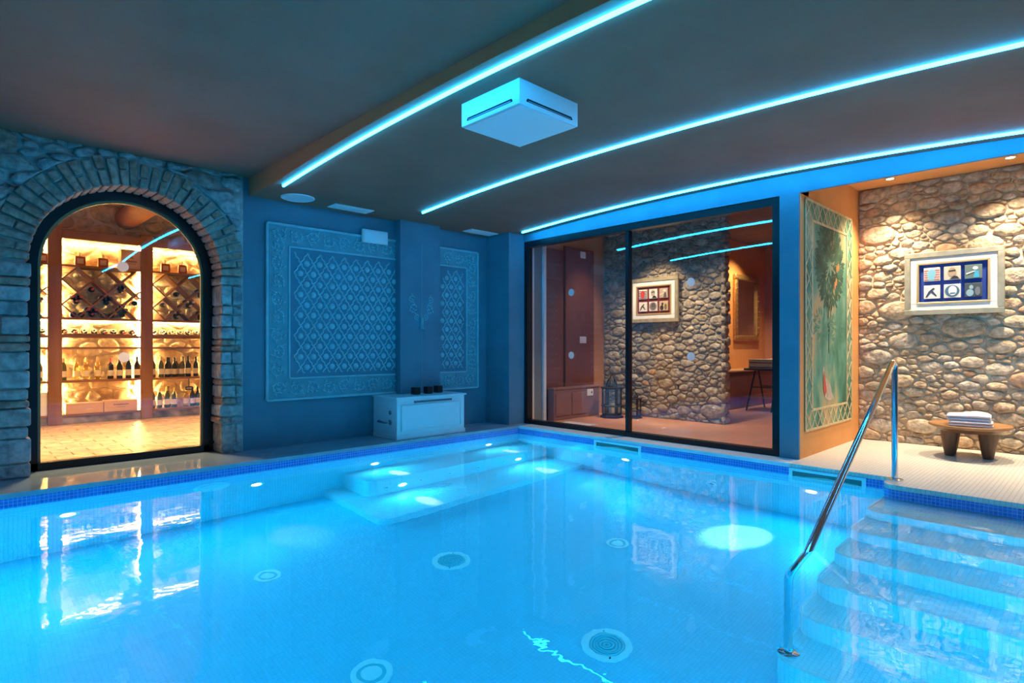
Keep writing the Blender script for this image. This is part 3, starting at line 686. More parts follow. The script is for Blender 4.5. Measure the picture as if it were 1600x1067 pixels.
# decanter flasks with red framed labels on the top shelf
def flask(x, label):
    t = thing('spirit_flask', label, 'bottle', (x, SHY+.10, 2.154), 0, 'square flasks on the top shelf')
    b = box(-.062, .062, -.03, .03, 0, .135); bevel(b, .018, 3); obj('body', b, mat('flask glass', (.45, .16, .04), .1, spec=.7), t, smooth=True)
    obj('neck', lathe(bmesh.new(), [(.016, .125), (.014, .165), (.018, .168), (.018, .185)], 12), mat('flask stopper', (.75, .62, .35), .3), t, smooth=True)
    obj('label_border', box(-.056, .056, -.034, -.030, .012, .118), mat('red label', (.42, .05, .02), .6), t)
    obj('paper_label', box(-.036, .036, -.037, -.034, .03, .10), mat('cream label', (.75, .62, .42), .7), t)
for x, l in ((.93, 'square amber flask with red label on the top shelf of the leftmost bay'), (1.335, 'square amber flask with red label, left of the pair on the middle top shelf'), (1.595, 'square amber flask with red label, right of the pair beside the wooden crate'), (2.37, 'square amber flask with red label, left one on the right bay top shelf'), (2.60, 'square amber flask with red label, right one on the right bay top shelf')): flask(x, l)
def crate(x, w, h, z, label, lines=(), m=None):
    t = thing('wine_crate', label, 'crate', (x, SHY+.12, z)); m = m or M_boxwood
    obj('front_board', bevel(box(-w/2, w/2, -.09, -.078, 0, h), .003, 1), m, t)
    for s in (-1, 1): obj('side_board', box(s*w/2-.006*(s+1), s*w/2+.006*(1-s), -.078, .09, 0, h), m, t)
    obj('lid', bevel(box(-w/2, w/2, -.09, .09, h, h+.008), .002, 1), m, t)
    # worn stamp: rows of small ink marks, too blurred in the photograph to read
    ink = mat('stamp ink', (.10, .055, .025), .8); R = random.Random(int(x*100))
    for (lz, hw, mh) in lines:
        u = -hw
        while u < hw:
            q = R.uniform(.006, .013); hh = mh*R.uniform(.6, 1.0)
            obj('printed_mark', box(u, min(u+q, hw), -.0912, -.09, lz, lz+hh), ink, t); u += q+R.uniform(.003, .006)
crate(1.38, .42, .135, .13, 'plain low wooden crate on the bottom shelf')
crate(1.80, .40, .15, .13, 'low wooden crate with a dark stamp on the bottom shelf', ((.088, .09, .022), (.06, .05, .006)))
crate(1.93, .26, .27, 2.154, 'upright wooden crate with a dark stamp on the top shelf', ((.155, .025, .028), (.10, .065, .03), (.075, .045, .012)))
crate(.86, .24, .30, .13, 'white box on the bottom shelf of the leftmost bay', (), M_white)
t = thing('shelf_tag', 'small dark blue tag above the bottles on the bottom right shelf', 'tag', (2.67, SHY+.02, .385))
obj('card', box(-.05, .05, 0, .004, 0, .055), mat('navy card', (.02, .03, .10), .5), t); obj('clip', box(-.008, .008, -.004, .008, .055, .17), M_pewter, t)
for i in range(3): obj('print', box(-.03+.024*i, -.014+.024*i, -.0012, 0, .018, .036), M_sticker, t)

# ------------------------------------------------------------------ relief panel on the back wall
PU0, PU1, PV0, PV1 = 2.376, 5.231, .492, 2.325; IU0, IU1, IV0, IV1 = 2.61, 5.035, .712, 2.102
WYB = 6.08
pan = thing('relief_panel', 'large carved plaster panel with diamond lattice and scroll border', 'wall panel', (0, WYB, 0))
obj('border_field', box(PU0, PU1, -.012, 0, PV0, PV1), M_relief, pan)
obj('lattice_field', box(IU0, IU1, -.014, -.010, IV0, IV1), M_wall, pan)
def bar(x0, z0, x1, z1, w, d):
    if abs(z0-z1) < 1e-6: b = box(x0, x1, -d, 0, z0-w/2, z0+w/2)
    else: b = box(x0-w/2, x0+w/2, -d, 0, z0, z1)
    return bevel(b, w*.35, 2)
for (a, b, c, d, w, dd) in ((PU0, PV0, PU1, PV0, .026, .032), (PU0, PV1, PU1, PV1, .026, .032), (PU0, PV0, PU0, PV1, .026, .032), (PU1, PV0, PU1, PV1, .026, .032), (IU0, IV0, IU1, IV0, .02, .028), (IU0, IV1, IU1, IV1, .02, .028), (IU0, IV0, IU0, IV1, .02, .028), (IU1, IV0, IU1, IV1, .02, .028)):
    obj('moulding', bar(a, b, c, d, w, dd), M_reliefhi, pan, smooth=True)
pw, ph = .146, .223
def hidden(x): return 3.99 < x < 4.62
bb = bmesh.new(); lathe(bb, [(.034, 0), (.026, .010), (.010, .018), (.001, .02)], 8, caps=False)
bmesh.ops.transform(bb, matrix=Matrix.Rotation(PI/2, 4, 'X'), verts=bb.verts); bme = mesh('rosette', bb, M_reliefhi, True)
U0 = IU0+.05; V1 = IV1-.05
nx = int((IU1-.05-U0)/pw); nz = int((V1-IV0-.05)/ph)
for j in range(2*nz+1):
    for i in range(nx+1):
        x = U0 + pw*(i+1) - (pw/2 if j % 2 else 0); z = V1 - ph*(j/2+.5)
        if x > IU1-.05 or hidden(x) or z < IV0+.05: continue
        obj('rosette', bme, None, pan, loc=(x, -.014, z))
L0, L1, B0, B1 = U0, IU1-.05, IV0+.05, V1
for sgn in (1, -1):
    for k in range(-14, 34):
        pts = []
        N = 170
        for q in range(N+1):
            z = B0 + (B1-B0)*q/N; ph0 = (V1-z)/ph
            x = U0 + pw*(k + sgn*ph0) + .007*math.sin(ph0*2*PI*4)*1.0
            if L0 <= x <= L1 and not hidden(x): pts.append((x, -.016, z))
            elif pts and hidden(x): break
        if len(pts) > 8: obj('lattice_rib', tube(bmesh.new(), pts[::2], .0085, 4), M_reliefhi, pan, smooth=True)
def scroll_mesh():
    bm = bmesh.new()
    P = []
    for i in range(26):
        a = i/25*2.1*PI; r = .075*(1-i/25*.78); P.append((r*math.cos(a), -.004, r*math.sin(a)))
    tube(bm, P, [.0075*(1-.5*i/25) for i in range(26)], 5)
    tube(bm, [(.075, -.004, 0), (.085, -.004, .04), (.11, -.004, .065)], [.007, .006, .003], 5)
    for i in range(7):
        a = i/7*2*PI+.3; r0 = .03 if i % 2 else .05; c = (r0*math.cos(a), r0*math.sin(a))
        tip = ((r0+.038)*math.cos(a+.5), (r0+.038)*math.sin(a+.5))
        tube(bm, [(c[0], -.003, c[1]), ((c[0]+tip[0])/2, -.012, (c[1]+tip[1])/2), (tip[0], -.002, tip[1])], [.004, .012, .002], 5)
    lathe_b = [(.016, 0), (.012, .012), (.001, .016)]
    b2 = bmesh.new(); lathe(b2, lathe_b, 8, caps=False); bmesh.ops.transform(b2, matrix=Matrix.Rotation(PI/2, 4, 'X'), verts=b2.verts)
    tmp = bpy.data.meshes.new('t'); b2.to_mesh(tmp); bm.from_mesh(tmp); b2.free()
    return mesh('scroll_ornament', bm, M_reliefhi, True)
scm = scroll_mesh()
def put_scroll(x, z, r, fl, par=pan, y=-.012, s=1): 
    o = obj('scroll_ornament', scm, None, par, loc=(x, y, z), rot=(0, r, 0)); o.scale = (s*(-1 if fl else 1), s, s)
bw = .115
x = PU0+bw; i = 0
while x < PU1-.08:
    for z in (PV1-bw+.003, PV0+bw-.003):
        if not hidden(x): put_scroll(x, z, rng.uniform(-.4, .4)+(PI if i % 2 else 0), i % 2)
    x += .185; i += 1
z = PV0+bw+.19; i = 0
while z < PV1-.2:
    for xx in (PU0+bw, PU1-bw+.01): put_scroll(xx, z, rng.uniform(-.4, .4)+(PI/2 if i % 2 else -PI/2), i % 2)
    z += .185; i += 1
# faint candelabra on the pilaster
cl = obj('candelabra_stem', bevel(box(4.212, 4.224, 5.944, 5.95, .48, 2.33), .002, 1), M_relief, pil)
for s in (-1, 1):
    for zz, dx, sc in ((1.50, .12, .8), (1.62, .14, .6), (1.40, .07, .5)): put_scroll(4.218+s*dx, zz, s*1.0, s > 0, pil, 5.952, sc)
obj('candelabra_cup', tube(bmesh.new(), [(4.218, 5.947, 1.26), (4.218, 5.947, 1.30), (4.218, 5.947, 1.4)], [.045, .025, .035], 6), M_relief, pil, smooth=True)

# wall plate, ceiling speaker and vents, ceiling unit
t = thing('emergency_light', 'pale rounded rectangular emergency light on the wall above the relief panel', 'wall light', (3.615, WYB-.033, 2.33))
obj('housing', bevel(box(-.17, .17, -.035, 0, -.078, .078), .012, 3), M_plastic, t, smooth=True)
obj('diffuser', bevel(box(-.155, .155, -.043, -.035, -.063, .063), .006, 2), M_white, t, smooth=True)
t = thing('ceiling_speaker', 'round white speaker grille in the ceiling at the end of the light strip', 'speaker', (2.59, 5.81, ZC))
obj('rim', lathe(bmesh.new(), [(.165, 0), (.165, -.008), (.155, -.012), (.15, -.004)], 40), M_plastic, t, smooth=True)
obj('grille', lathe(bmesh.new(), [(.15, 0), (.15, -.008), (.001, -.010)], 40), M_white, t, smooth=True)
def vent(x, y, label):
    t = thing('ceiling_vent', label, 'air vent', (x, y, ZC), 0, 'slotted ceiling vents')
    obj('frame', bevel(box(-.235, .235, -.095, .095, -.012, 0), .003, 1), M_plastic, t)
    for k in range(5): obj('slat', box(-.21, .21, -.072+k*.03, -.054+k*.03, -.017, -.012), M_white, t)
vent(3.21, 5.85, 'white slotted ceiling vent beside the round speaker'); vent(5.12, 5.87, 'white slotted ceiling vent near the corner pier')
zu = vault(2.76)
t = thing('ceiling_unit', 'square white air unit on the ceiling between two light strips', 'air conditioner', (2.75, 2.76, zu))
b = box(-.275, .275, -.275, .275, -.155, .01); bevel(b, .006, 2); obj('casing', b, M_white, t, smooth=True)
obj('panel', bevel(box(-.262, .262, -.262, .262, -.162, -.155), .004, 1), M_plastic, t)
for r in range(4):
    pts = [(-.205, -.108), (-.215, -.118), (-.215, -.128), (.215, -.128), (.215, -.118), (.205, -.108)]
    b = prism(bmesh.new(), pts[::-1], -.2765, -.272, 'y'); obj('outlet_slot', b, M_dark, t, rot=(0, 0, r*PI/2))
    b = prism(bmesh.new(), [(-.20, -.126), (.20, -.126), (.20, -.120), (-.20, -.120)], -.279, -.2765, 'y'); obj('louvre', b, mat('blue grey louvre', (.2, .24, .3), .4), t, rot=(0, 0, r*PI/2))

# white cabinet with lever, three black candle cubes
t = thing('pool_cabinet', 'white lacquered pool cover cabinet with panelled front below the pilaster', 'cabinet', (3.60, 5.56, 0))
W_, D_, H_ = 1.01, .51, .455
obj('body', bevel(box(.02, W_-.02, .012, D_, 0, H_), .003, 1), M_white, t)
obj('lid', bevel(box(0, W_, -.012, D_, H_, H_+.022), .006, 2), M_white, t)
obj('base_trim', bevel(box(.012, W_-.012, 0, D_, 0, .05), .004, 1), M_white, t)
d = obj('front_panel', bevel(box(.09, W_-.09, .006, .012, .10, H_-.075), .002, 1), M_white, t)
for a in ((.075, W_-.075, H_-.085, H_-.07), (.075, W_-.075, .09, .105)): obj('panel_moulding', bevel(box(a[0], a[1], -.004, .012, a[2], a[3]), .004, 2), M_white, d, smooth=True)
for a in (.075, W_-.09): obj('panel_moulding', bevel(box(a, a+.015, -.004, .012, .105, H_-.085), .004, 2), M_white, d, smooth=True)
obj('grip_slot', box(.25, .79, .002, .012, H_-.052, H_-.03), mat('slot grey', (.12, .13, .15), .4), t)
def xdisc(r, d, x, y, z):
    b = lathe(bmesh.new(), [(r, 0), (r, d), (r*.6, d+.006), (.001, d+.006)], 18); bmesh.ops.transform(b, matrix=Matrix.Rotation(-PI/2, 4, 'Y'), verts=b.verts); bmesh.ops.translate(b, verts=b.verts, vec=(x, y, z)); return b
lv = obj('lever_rose', xdisc(.03, .012, .02, .14, .19), M_pewter, t, smooth=True)
obj('lever', tube(bmesh.new(), [(.01, .14, .19), (-.03, .14, .19), (-.045, .16, .19), (-.047, .22, .192), (-.047, .29, .196)], [.011, .011, .012, .014, .016], 10), M_pewter, lv, smooth=True)
obj('lock', xdisc(.024, .012, .02, .14, .30), M_pewter, t, smooth=True)
def candle(x, y, label):
    t = thing('candle_cube', label, 'candle', (x, y, H_+.022), 0, 'black candle cubes on the cabinet')
    o = obj('holder', bevel(box(-.042, .042, -.042, .042, 0, .085), .008, 2), M_blackm, t, smooth=True)
    obj('wax', lathe(bmesh.new(), [(.034, .08), (.034, .087)], 16), mat('dark wax', (.03, .03, .035), .4), t)
    obj('wick', lathe(bmesh.new(), [(.002, .086), (.002, .096)], 6), M_dark, t)
candle(4.03, 5.80, 'small black candle cube on the white cabinet, leftmost of three'); candle(4.21, 5.80, 'small black candle cube on the white cabinet, middle of three'); candle(4.40, 5.85, 'small black candle cube on the white cabinet, rightmost of three')

# ------------------------------------------------------------------ glass wall
GX = 5.74; GY0, GY1, GH = 2.205, 5.62, 2.47
gw = struct('window_2', box(GX-.05, GX+.05, GY0, GY1, 0, .055), M_black, 'floor to ceiling black framed glass wall between pool and hall', 'window')
for a in ((GY0, GY1, GH-.075, GH), (GY0, GY0+.075, .055, GH-.075), (GY1-.06, GY1, .055, GH-.075)): obj('frame_bar', box(GX-.05, GX+.05, *a), M_black, gw)
obj('mullion', box(GX-.035, GX+.035, 3.930, 3.975, .055, GH-.075), M_black, gw)
obj('pane', box(GX-.006, GX+.006, GY0+.07, 3.935, .05, GH-.07), M_glass, gw); obj('pane', box(GX-.006, GX+.006, 3.97, GY1-.055, .05, GH-.07), M_glass, gw)
d = 0
for (px, pz, l) in ((3.155, 1.739, 'upper round white sticker on the right pane of the glass wall'), (3.155, .94, 'lower round white sticker on the right pane of the glass wall'), (4.82, 1.736, 'upper round white sticker on the left pane of the glass wall'), (4.82, .936, 'lower round white sticker on the left pane of the glass wall')):
    sticker(GX-.007, px, pz, LR, l)

# ------------------------------------------------------------------ hall behind the glass
struct('floor_hall', box(5.74, 12.5, 2.2, 6.2, -.05, 0), M_terra, 'terracotta tile floor of the hall behind the glass', 'floor')
struct('wall_hall_left', box(5.74, 7.64, 5.64, 5.8, 0, 3.1), M_hallw, 'terracotta painted hall wall with switches and lanterns', 'wall')
struct('wall_hall_back', box(7.64, 12.5, 4.75, 4.95, 0, 3.1), M_orange, 'orange hall wall carrying the gilt mirror', 'wall')
struct('wall_hall_end', box(11.5, 11.7, 2.2, 4.95, 0, 3.1), M_hallw, 'terracotta wall closing the far end of the hall', 'wall')
struct('wall_hall_side', box(5.92, 12.5, 2.2, 2.3, 0, 3.1), M_hallw, 'terracotta hall wall behind the mural wall', 'wall')
hc = struct('ceiling_hall', box(5.74, 12.5, 2.2, 6.2, 2.95, 3.1), tilemat('hall brick vault', (.20, .12, .08), (.26, .15, .10), (.20, .15, .11), size=(.24, .06), gap=.008, rough=.8, offset=.5, bump=.006), 'dark brick ceiling of the hall', 'ceiling')
struct('baseboard_hall', bevel(box(7.66, 11.5, 4.40, 4.75, 0, .62), .01, 2), M_maroon, 'dark low plinth below the gilt mirror', 'plinth')
tag(obj('plinth_top', bevel(box(7.66, 11.5, 4.36, 4.75, .62, .65), .008, 2), mat('tan plinth top', (.50, .28, .15), .6)), 'tan ledge on top of the low plinth below the gilt mirror', 'ledge')
def seen_ok(): pass
# door frame at the left
t = thing('door_3', 'white framed doorway at the left end of the hall', 'door', (5.80, 5.64, 0)); t['kind'] = 'structure'
for a in ((0, .06, 0, 2.55), (.25, .31, 0, 2.55), (.06, .25, 2.49, 2.55)): obj('door_frame', bevel(box(a[0], a[1], -.05, 0, a[2], a[3]), .006, 1), M_white, t)
obj('door_leaf', box(.06, .25, -.015, 0, 0, 2.49), mat('grey door', (.20, .24, .24), .4), t)
struct('wall_hall_panel', box(6.53, 7.20, 5.60, 5.64, 0, 2.52), M_maroon, 'dark maroon wall panel behind the switches', 'wall')
struct('wall_hall_recess', box(6.13, 6.50, 5.615, 5.64, 0, 2.45), M_maroon, 'narrow dark maroon slab standing in for a recess beside the white doorway', 'wall')  # flat slab, its dark colour stands in for a recess
t = thing('low_chest', 'low maroon chest against the hall wall beside the lanterns', 'chest', (6.14, 5.60, 0))
obj('body', bevel(box(0, 1.04, -.12, 0, 0, .43), .006, 1), mat('mauve chest paint', (.26, .13, .13), .45), t); obj('lid', bevel(box(-.01, 1.05, -.13, 0, .43, .46), .008, 2), MATS['mauve chest paint'], t)
for k in range(2):
    dr = obj('drawer', bevel(box(.03+k*.36, .36+k*.36, -.132, -.12, .06, .38), .004, 1), MATS['mauve chest paint'], t)
    obj('knob', lathe(bmesh.new(), [(.012, .0), (.016, .012), (.001, .018)], 10, .19+k*.36, -.136, .26), M_pewter, dr, smooth=True)
def plate(x, z, w, h, label, holes):
    t = thing('switch_plate', label, 'switch', (x, 5.60, z))
    obj('plate', bevel(box(-w/2, w/2, -.01, 0, -h/2, h/2), .004, 2), M_plastic, t)
    for k in range(holes): obj('rocker', bevel(box(-w/2+.012+k*(w-.024)/holes, -w/2+.008+(k+1)*(w-.024)/holes, -.014, -.01, -h*.3, h*.3), .002, 1), M_white, t)
plate(6.93, 2.43, .12, .10, 'white thermostat plate high on the dark hall panel', 1); plate(6.93, 1.147, .15, .10, 'white double switch plate midway up the dark hall panel', 3)
t = thing('wall_socket', 'white socket plate low beside the chest in the hall', 'socket', (6.95, 5.48, .36))
obj('plate', bevel(box(-.07, .07, -.01, 0, -.05, .05), .004, 2), M_plastic, t)
for s in (-1, 1): obj('outlet', box(s*.03-.012, s*.03+.012, -.013, -.01, -.015, .015), M_dark if s > 0 else M_white, t)
t = thing('fringed_rug', 'pale fringed rug lying inside the hall by the doorway', 'rug', (6.0, 5.05, 0))
obj('weave', bevel(box(-.2, .2, -.25, .22, 0, .012), .004, 1), mat('rug weave', (.55, .47, .42), .95, col2=(.68, .60, .54), nscale=40), t)
for k in range(26): obj('tassel', tube(bmesh.new(), [(.2, -.24+k*.0178, .006), (.235, -.24+k*.0178+rng.uniform(-.006, .006), .008), (.27, -.24+k*.0178+rng.uniform(-.01, .01), .003)], .004, 4), MATS['rug weave'], t)
# lanterns
def lantern(x, y, r, h, label):
    t = thing('lantern', label, 'lantern', (x, y, 0)); n = 6; hb = h*.10; hm = h*.66
    obj('base', lathe(bmesh.new(), [(r*1.25, 0), (r*1.25, hb*.4), (r*1.05, hb*.6), (r*1.05, hb)], n), M_iron, t)
    for k in range(n):
        a = 2*PI*k/n; c, s = math.cos(a), math.sin(a)
        obj('bar', tube(bmesh.new(), [(r*c, r*s, hb), (r*c, r*s, hm)], r*.09, 6), M_iron, t)
        P = [(r*.58*math.cos(q)*c, r*.58*math.cos(q)*s, hm+h*.22*math.sin(q)) for q in [i*PI/2/7 for i in range(8)]]
        obj('dome_rib', tube(bmesh.new(), P, r*.085, 5), M_iron, t, smooth=True)
        a2 = 2*PI*(k+1)/n
        b = bmesh.new(); vs = [b.verts.new((r*.97*q[0], r*.97*q[1], q[2])) for q in ((c, s, hb), (math.cos(a2), math.sin(a2), hb), (math.cos(a2), math.sin(a2), hm), (c, s, hm))]; b.faces.new(vs)
        obj('pane', b, M_lglass, t)
    for z in (hm, hb+.3*(hm-hb)): obj('hoop', tube(bmesh.new(), [(r*1.06*math.cos(2*PI*i/n), r*1.06*math.sin(2*PI*i/n), z) for i in range(n)], r*.12, 5, closed=True), M_iron, t)
    obj('collar', lathe(bmesh.new(), [(r*1.22, hm), (r*1.22, hm+h*.02), (r*.55, hm+h*.04), (r*.5, hm)], 18), M_iron, t, smooth=True)
    obj('finial', lathe(bmesh.new(), [(r*.3, hm+h*.2), (r*.22, hm+h*.25), (r*.08, hm+h*.27)], 10), M_iron, t, smooth=True)
    obj('handle', tube(bmesh.new(), [(r*.2*math.cos(a), 0, h*.945+r*.22*math.sin(a)) for a in [i*2*PI/12 for i in range(12)]], r*.045, 5, closed=True), M_iron, t, smooth=True)
    cd_ = obj('candle', lathe(bmesh.new(), [(r*.34, hb), (r*.34, hb+h*.22), (r*.28, hb+h*.225)], 14), M_wax, t, smooth=True)
    obj('wick', lathe(bmesh.new(), [(.003, hb+h*.22), (.003, hb+h*.25)], 6), M_dark, cd_)
lantern(7.06, 5.16, .135, .66, 'tall dark iron lantern with a candle on the hall floor'); lantern(7.24, 4.90, .10, .43, 'small dark iron lantern with a candle beside the tall one')

# ------------------------------------------------------------------ framed pictures
def shadowbox(loc, w, h, label, back, seed, palette):
    t = thing('framed_picture', label, 'picture', loc, LR); 
    def ring(name, w0, h0, b, d0, d1, m):
        for a in ((-w0/2, w0/2, h0/2-b, h0/2), (-w0/2, w0/2, -h0/2, -h0/2+b), (-w0/2, -w0/2+b, -h0/2+b, h0/2-b), (w0/2-b, w0/2, -h0/2+b, h0/2-b)):
            obj(name, bevel(box(a[0], a[1], -d1, -d0, a[2], a[3]), .004, 1), m, t)
    ring('outer_frame', w, h, .054, 0, .036, M_sframe); ring('mount', w-.108, h-.108, .058, 0, .026, M_matb); ring('inner_fillet', w-.216, h-.216, .022, 0, .032, M_goldf)
    obj('backing', box(-w/2+.12, w/2-.12, -.008, 0, -h/2+.12, h/2-.12), back, t)
    R = random.Random(seed); iw = w-.26; pitch = .172; sz = .138
    for r in range(2):
        for c in range(3):
            i = r*3+c; cx = (c-1)*pitch; cz = .092 - r*.184; ba, fg, ac = palette[i]
            p = obj('print', bevel(box(cx-sz/2, cx+sz/2, -.03, -.008, cz-sz/2, cz+sz/2), .002, 1), mat('print ground %d%d' % (seed, i), ba, .6), t)
            f = mat('print figure %d%d' % (seed, i), fg, .6); g = mat('print accent %d%d' % (seed, i), ac, .6)
            def flat(name, pts, m, lift=0): obj(name, prism(bmesh.new(), [(cx+x*sz, cz+z*sz) for x, z in pts], -.0318-lift, -.03, 'y'), m, p)
            E_ = lambda x, z, rx, rz, n=14: [(x+rx*math.cos(2*PI*k/n), z+rz*math.sin(2*PI*k/n)) for k in range(n)]
            if i == 0:
                for k in range(5): flat('stripe', [(-.48, -.42+k*.17), (.48, -.42+k*.17), (.48, -.34+k*.17), (-.48, -.34+k*.17)], g)
                flat('figure', [(-.2, -.45), (.15, -.45), (.18, -.2), (.27, 0), (.2, .3), (0, .4), (-.2, .32), (-.3, .05)], f, .001)
            elif i == 1:
                flat('figure', [(-.15, -.45), (.45, -.45), (.3, -.25), (.1, -.2)], g); flat('figure', E_(0, .08, .25, .34), f, .001); flat('figure', [(-.2, .1), (.2, .14), (.2, .24), (-.2, .2)], g, .002)
            elif i == 2:
                flat('figure', [(0, -.45), (.35, -.45), (.3, .02), (.12, .1)], f); flat('figure', E_(.12, .25, .16, .12), g, .001); flat('figure', [(-.4, -.2), (.1, 0), (.1, .06), (-.42, -.1)], g, .001)
            elif i == 3:
                flat('figure', [(-.3, -.4), (-.05, -.05), (.25, -.35), (.32, -.3), (.05, .1), (.2, .22), (.1, .32), (-.2, .05), (-.4, -.38)], f)
            elif i == 4:
                flat('figure', E_(0, 0, .44, .44, 20), f); flat('figure', E_(.03, .02, .26, .36), g, .001); flat('figure', [(-.15, -.22), (.2, -.2), (.2, -.12), (-.1, -.12)], f, .002)
            else:
                flat('figure', E_(-.2, -.2, .22, .26), f); flat('figure', E_(-.12, .2, .12, .16), f, .001); flat('figure', E_(.25, -.1, .15, .32), g, .001)
    return t
bl = (.10, .28, .45); wh = (.80, .78, .72); dk = (.03, .03, .04)
shadowbox((7.44, 1.155, 1.71), .83, .655, 'silver framed picture with six small blue prints on the alcove stone wall', M_blueb, 1, [(wh, (.20, .48, .62), (.55, .16, .12)), ((.55, .52, .44), (.42, .30, .2), dk), ((.12, .18, .18), (.05, .38, .62), (.75, .8, .8)), (wh, (.04, .06, .12), dk), (wh, (.06, .16, .26), (.82, .82, .8)), ((.05, .07, .09), (.25, .42, .52), (.16, .18, .22))])
shadowbox((7.44, 4.68, 1.725), .81, .65, 'silver framed picture with six small prints on red, behind the glass', M_redb, 2, [(wh, (.55, .06, .05), dk), (wh, (.45, .40, .35), dk), ((.5, .42, .34), (.1, .1, .1), wh), (wh, (.1, .1, .1), dk), (wh, (.25, .25, .25), (.1, .1, .1)), ((.6, .5, .35), dk, (.2, .15, .1))])

# gilt mirror in the hall
t = thing('gilt_mirror', 'tall gilt framed mirror on the orange hall wall', 'mirror', (10.62, 4.75, 1.75))
w, h = 1.0, 1.2
for a in ((-w/2, w/2, h/2-.1, h/2), (-w/2, w/2, -h/2, -h/2+.1), (-w/2, -w/2+.1, -h/2+.1, h/2-.1), (w/2-.1, w/2, -h/2+.1, h/2-.1)): obj('frame_bar', bevel(box(a[0], a[1], -.06, 0, a[2], a[3]), .02, 3), M_gold, t, smooth=True)
obj('mirror_glass', box(-w/2+.1, w/2-.1, -.02, 0, -h/2+.1, h/2-.1), M_mirror, t)
for k in range(12):
    for s in (-1, 1): obj('boss', lathe(bmesh.new(), [(.018, -.01), (.016, .008), (.001, .014)], 8, s*(w/2-.05), -.06, -h/2+.06+k*(h-.12)/11), M_gold, t, smooth=True)
# towel stand
t = thing('towel_table', 'small black folding table with splayed legs in the hall', 'table', (9.75, 3.98, 0))
light('hall_table_fill', 'SPOT', (9.2, 3.3, 2.9), 110, WARM, .05, (9.7, 4.0, .6), 80, .8)  # added fill that brightens the towels, no fitting
obj('table_top', bevel(box(-.35, .35, -.25, .25, .66, .69), .006, 1), M_blackm, t)
for s in (-1, 1):
    for q in (-1, 1): obj('leg', tube(bmesh.new(), [(s*.06, q*.18, .66), (s*.36, q*.20, 0)], .014, 8), M_iron, t, smooth=True)
    obj('cross_bar', tube(bmesh.new(), [(s*.2, -.19, .38), (s*.2, .19, .38)], .01, 6), M_iron, t, smooth=True)
def folded(name, label, loc, w, d, layers, m, rz=0, lh=.03, cat='towel', group=None):
    t = thing(name, label, cat, loc, rz, group); R = random.Random(len(label))
    for k in range(layers):
        pts = []; b = bmesh.new(); z = k*lh; hh = lh*.94; n = 6
        prof = [(-w/2, z+hh), (w/2-.02, z+hh)] + [(w/2-hh/2+hh/2*math.cos(a), z+hh/2+hh/2*math.sin(a)) for a in [PI/2-PI*i/n for i in range(n+1)]] + [(-w/2, z), ]
        prism(b, prof[::-1], -d/2+R.uniform(-.004, .004), d/2+R.uniform(-.004, .004), 'y'); bevel(b, .004, 2)
        obj('towel_fold', b, m, t, smooth=True, angle=60)
    return t
folded('folded_towels', 'stack of folded grey towels on the black hall table', (9.62, 3.98, .69), .38, .34, 6, M_gtowel, PI/2, .025)
folded('folded_towels', 'stack of folded white towels beside the grey ones on the hall table', (9.97, 3.94, .69), .24, .30, 6, M_towel, PI/2, .025)
# hall spots and an added floor fill
light('hall_picture_spot', 'SPOT', (6.6, 4.55, 2.9), 190, WARM, .04, (7.5, 4.6, .9), 62, .6)
light('hall_spot', 'SPOT', (6.8, 5.0, 2.9), 50, WARM, .04, (7.0, 5.3, .5), 70, .7)
light('hall_mirror_spot', 'SPOT', (9.95, 4.1, 2.9), 200, (1, .72, .42), .04, (10.2, 4.75, 1.3), 84, .8)
light('hall_floor_fill', 'SPOT', (6.7, 3.6, 2.9), 270, WARM, .06, (6.6, 3.6, 0), 100, .8)  # fill added to brighten the hall floor, no fitting

# ------------------------------------------------------------------ mural on the alcove wall
MU0, MU1, MV0, MV1 = 5.815, 7.20, .252, 2.446; MY = 2.03
def muralmat():
    t = NT('painted mural ground'); b = t.n('ShaderNodeBsdfPrincipled'); t.l(b.outputs[0], t.out.inputs[0]); b.inputs['Roughness'].default_value = .7
    mp = t.n('ShaderNodeMapping'); mp.inputs['Scale'].default_value = (3.0, 1, 1.4); t.l(coords(t), mp.inputs[0])
    nz = t.n('ShaderNodeTexNoise'); nz.inputs['Scale'].default_value = 1.3; nz.inputs['Detail'].default_value = 4; t.l(mp.outputs[0], nz.inputs['Vector'])
    r = t.n('ShaderNodeValToRGB'); e = r.color_ramp.elements
    e[0].position = .30; e[0].color = (.03, .10, .06, 1); e[1].position = .72; e[1].color = (.60, .33, .14, 1)
    for p, c in ((.42, (.07, .22, .14, 1)), (.50, (.12, .30, .21, 1)), (.56, (.26, .34, .20, 1)), (.63, (.46, .36, .18, 1))):
        x = e.new(p); x.color = c
    t.l(nz.outputs[0], r.inputs[0]); t.l(r.outputs[0], b.inputs['Base Color']); return t.m
mu = thing('mural_panel', 'green painted mural of a tree and bird inside a trellis border', 'painting', (0, MY, 0))
obj('canvas', box(MU0, MU1, -.008, 0, MV0, MV1), muralmat(), mu)
M_trel = mat('trellis paint', (.62, .44, .22), .6, col2=(.74, .60, .34), nscale=20)
bwu, bwv = .17, .185
def strip(name, p, q, w, y, m, th=.004):
    L = math.dist(p, q); return obj(name, box(0, L, -th, 0, -w/2, w/2), m, mu, loc=(p[0], y, p[1]), rot=(0, -math.atan2(q[1]-p[1], q[0]-p[0]), 0))
for (u0, v0, u1, v1) in ((MU0, MV0, MU1, MV1), (MU0+bwu, MV0+bwv, MU1-bwu, MV1-bwv)):
    for p, q in (((u0, v0), (u1, v0)), ((u0, v1), (u1, v1)), ((u0, v0), (u0, v1)), ((u1, v0), (u1, v1))): strip('trellis_rail', p, q, .022, -.008, M_trel, .005)
n = 9; du = (MU1-MU0)/n
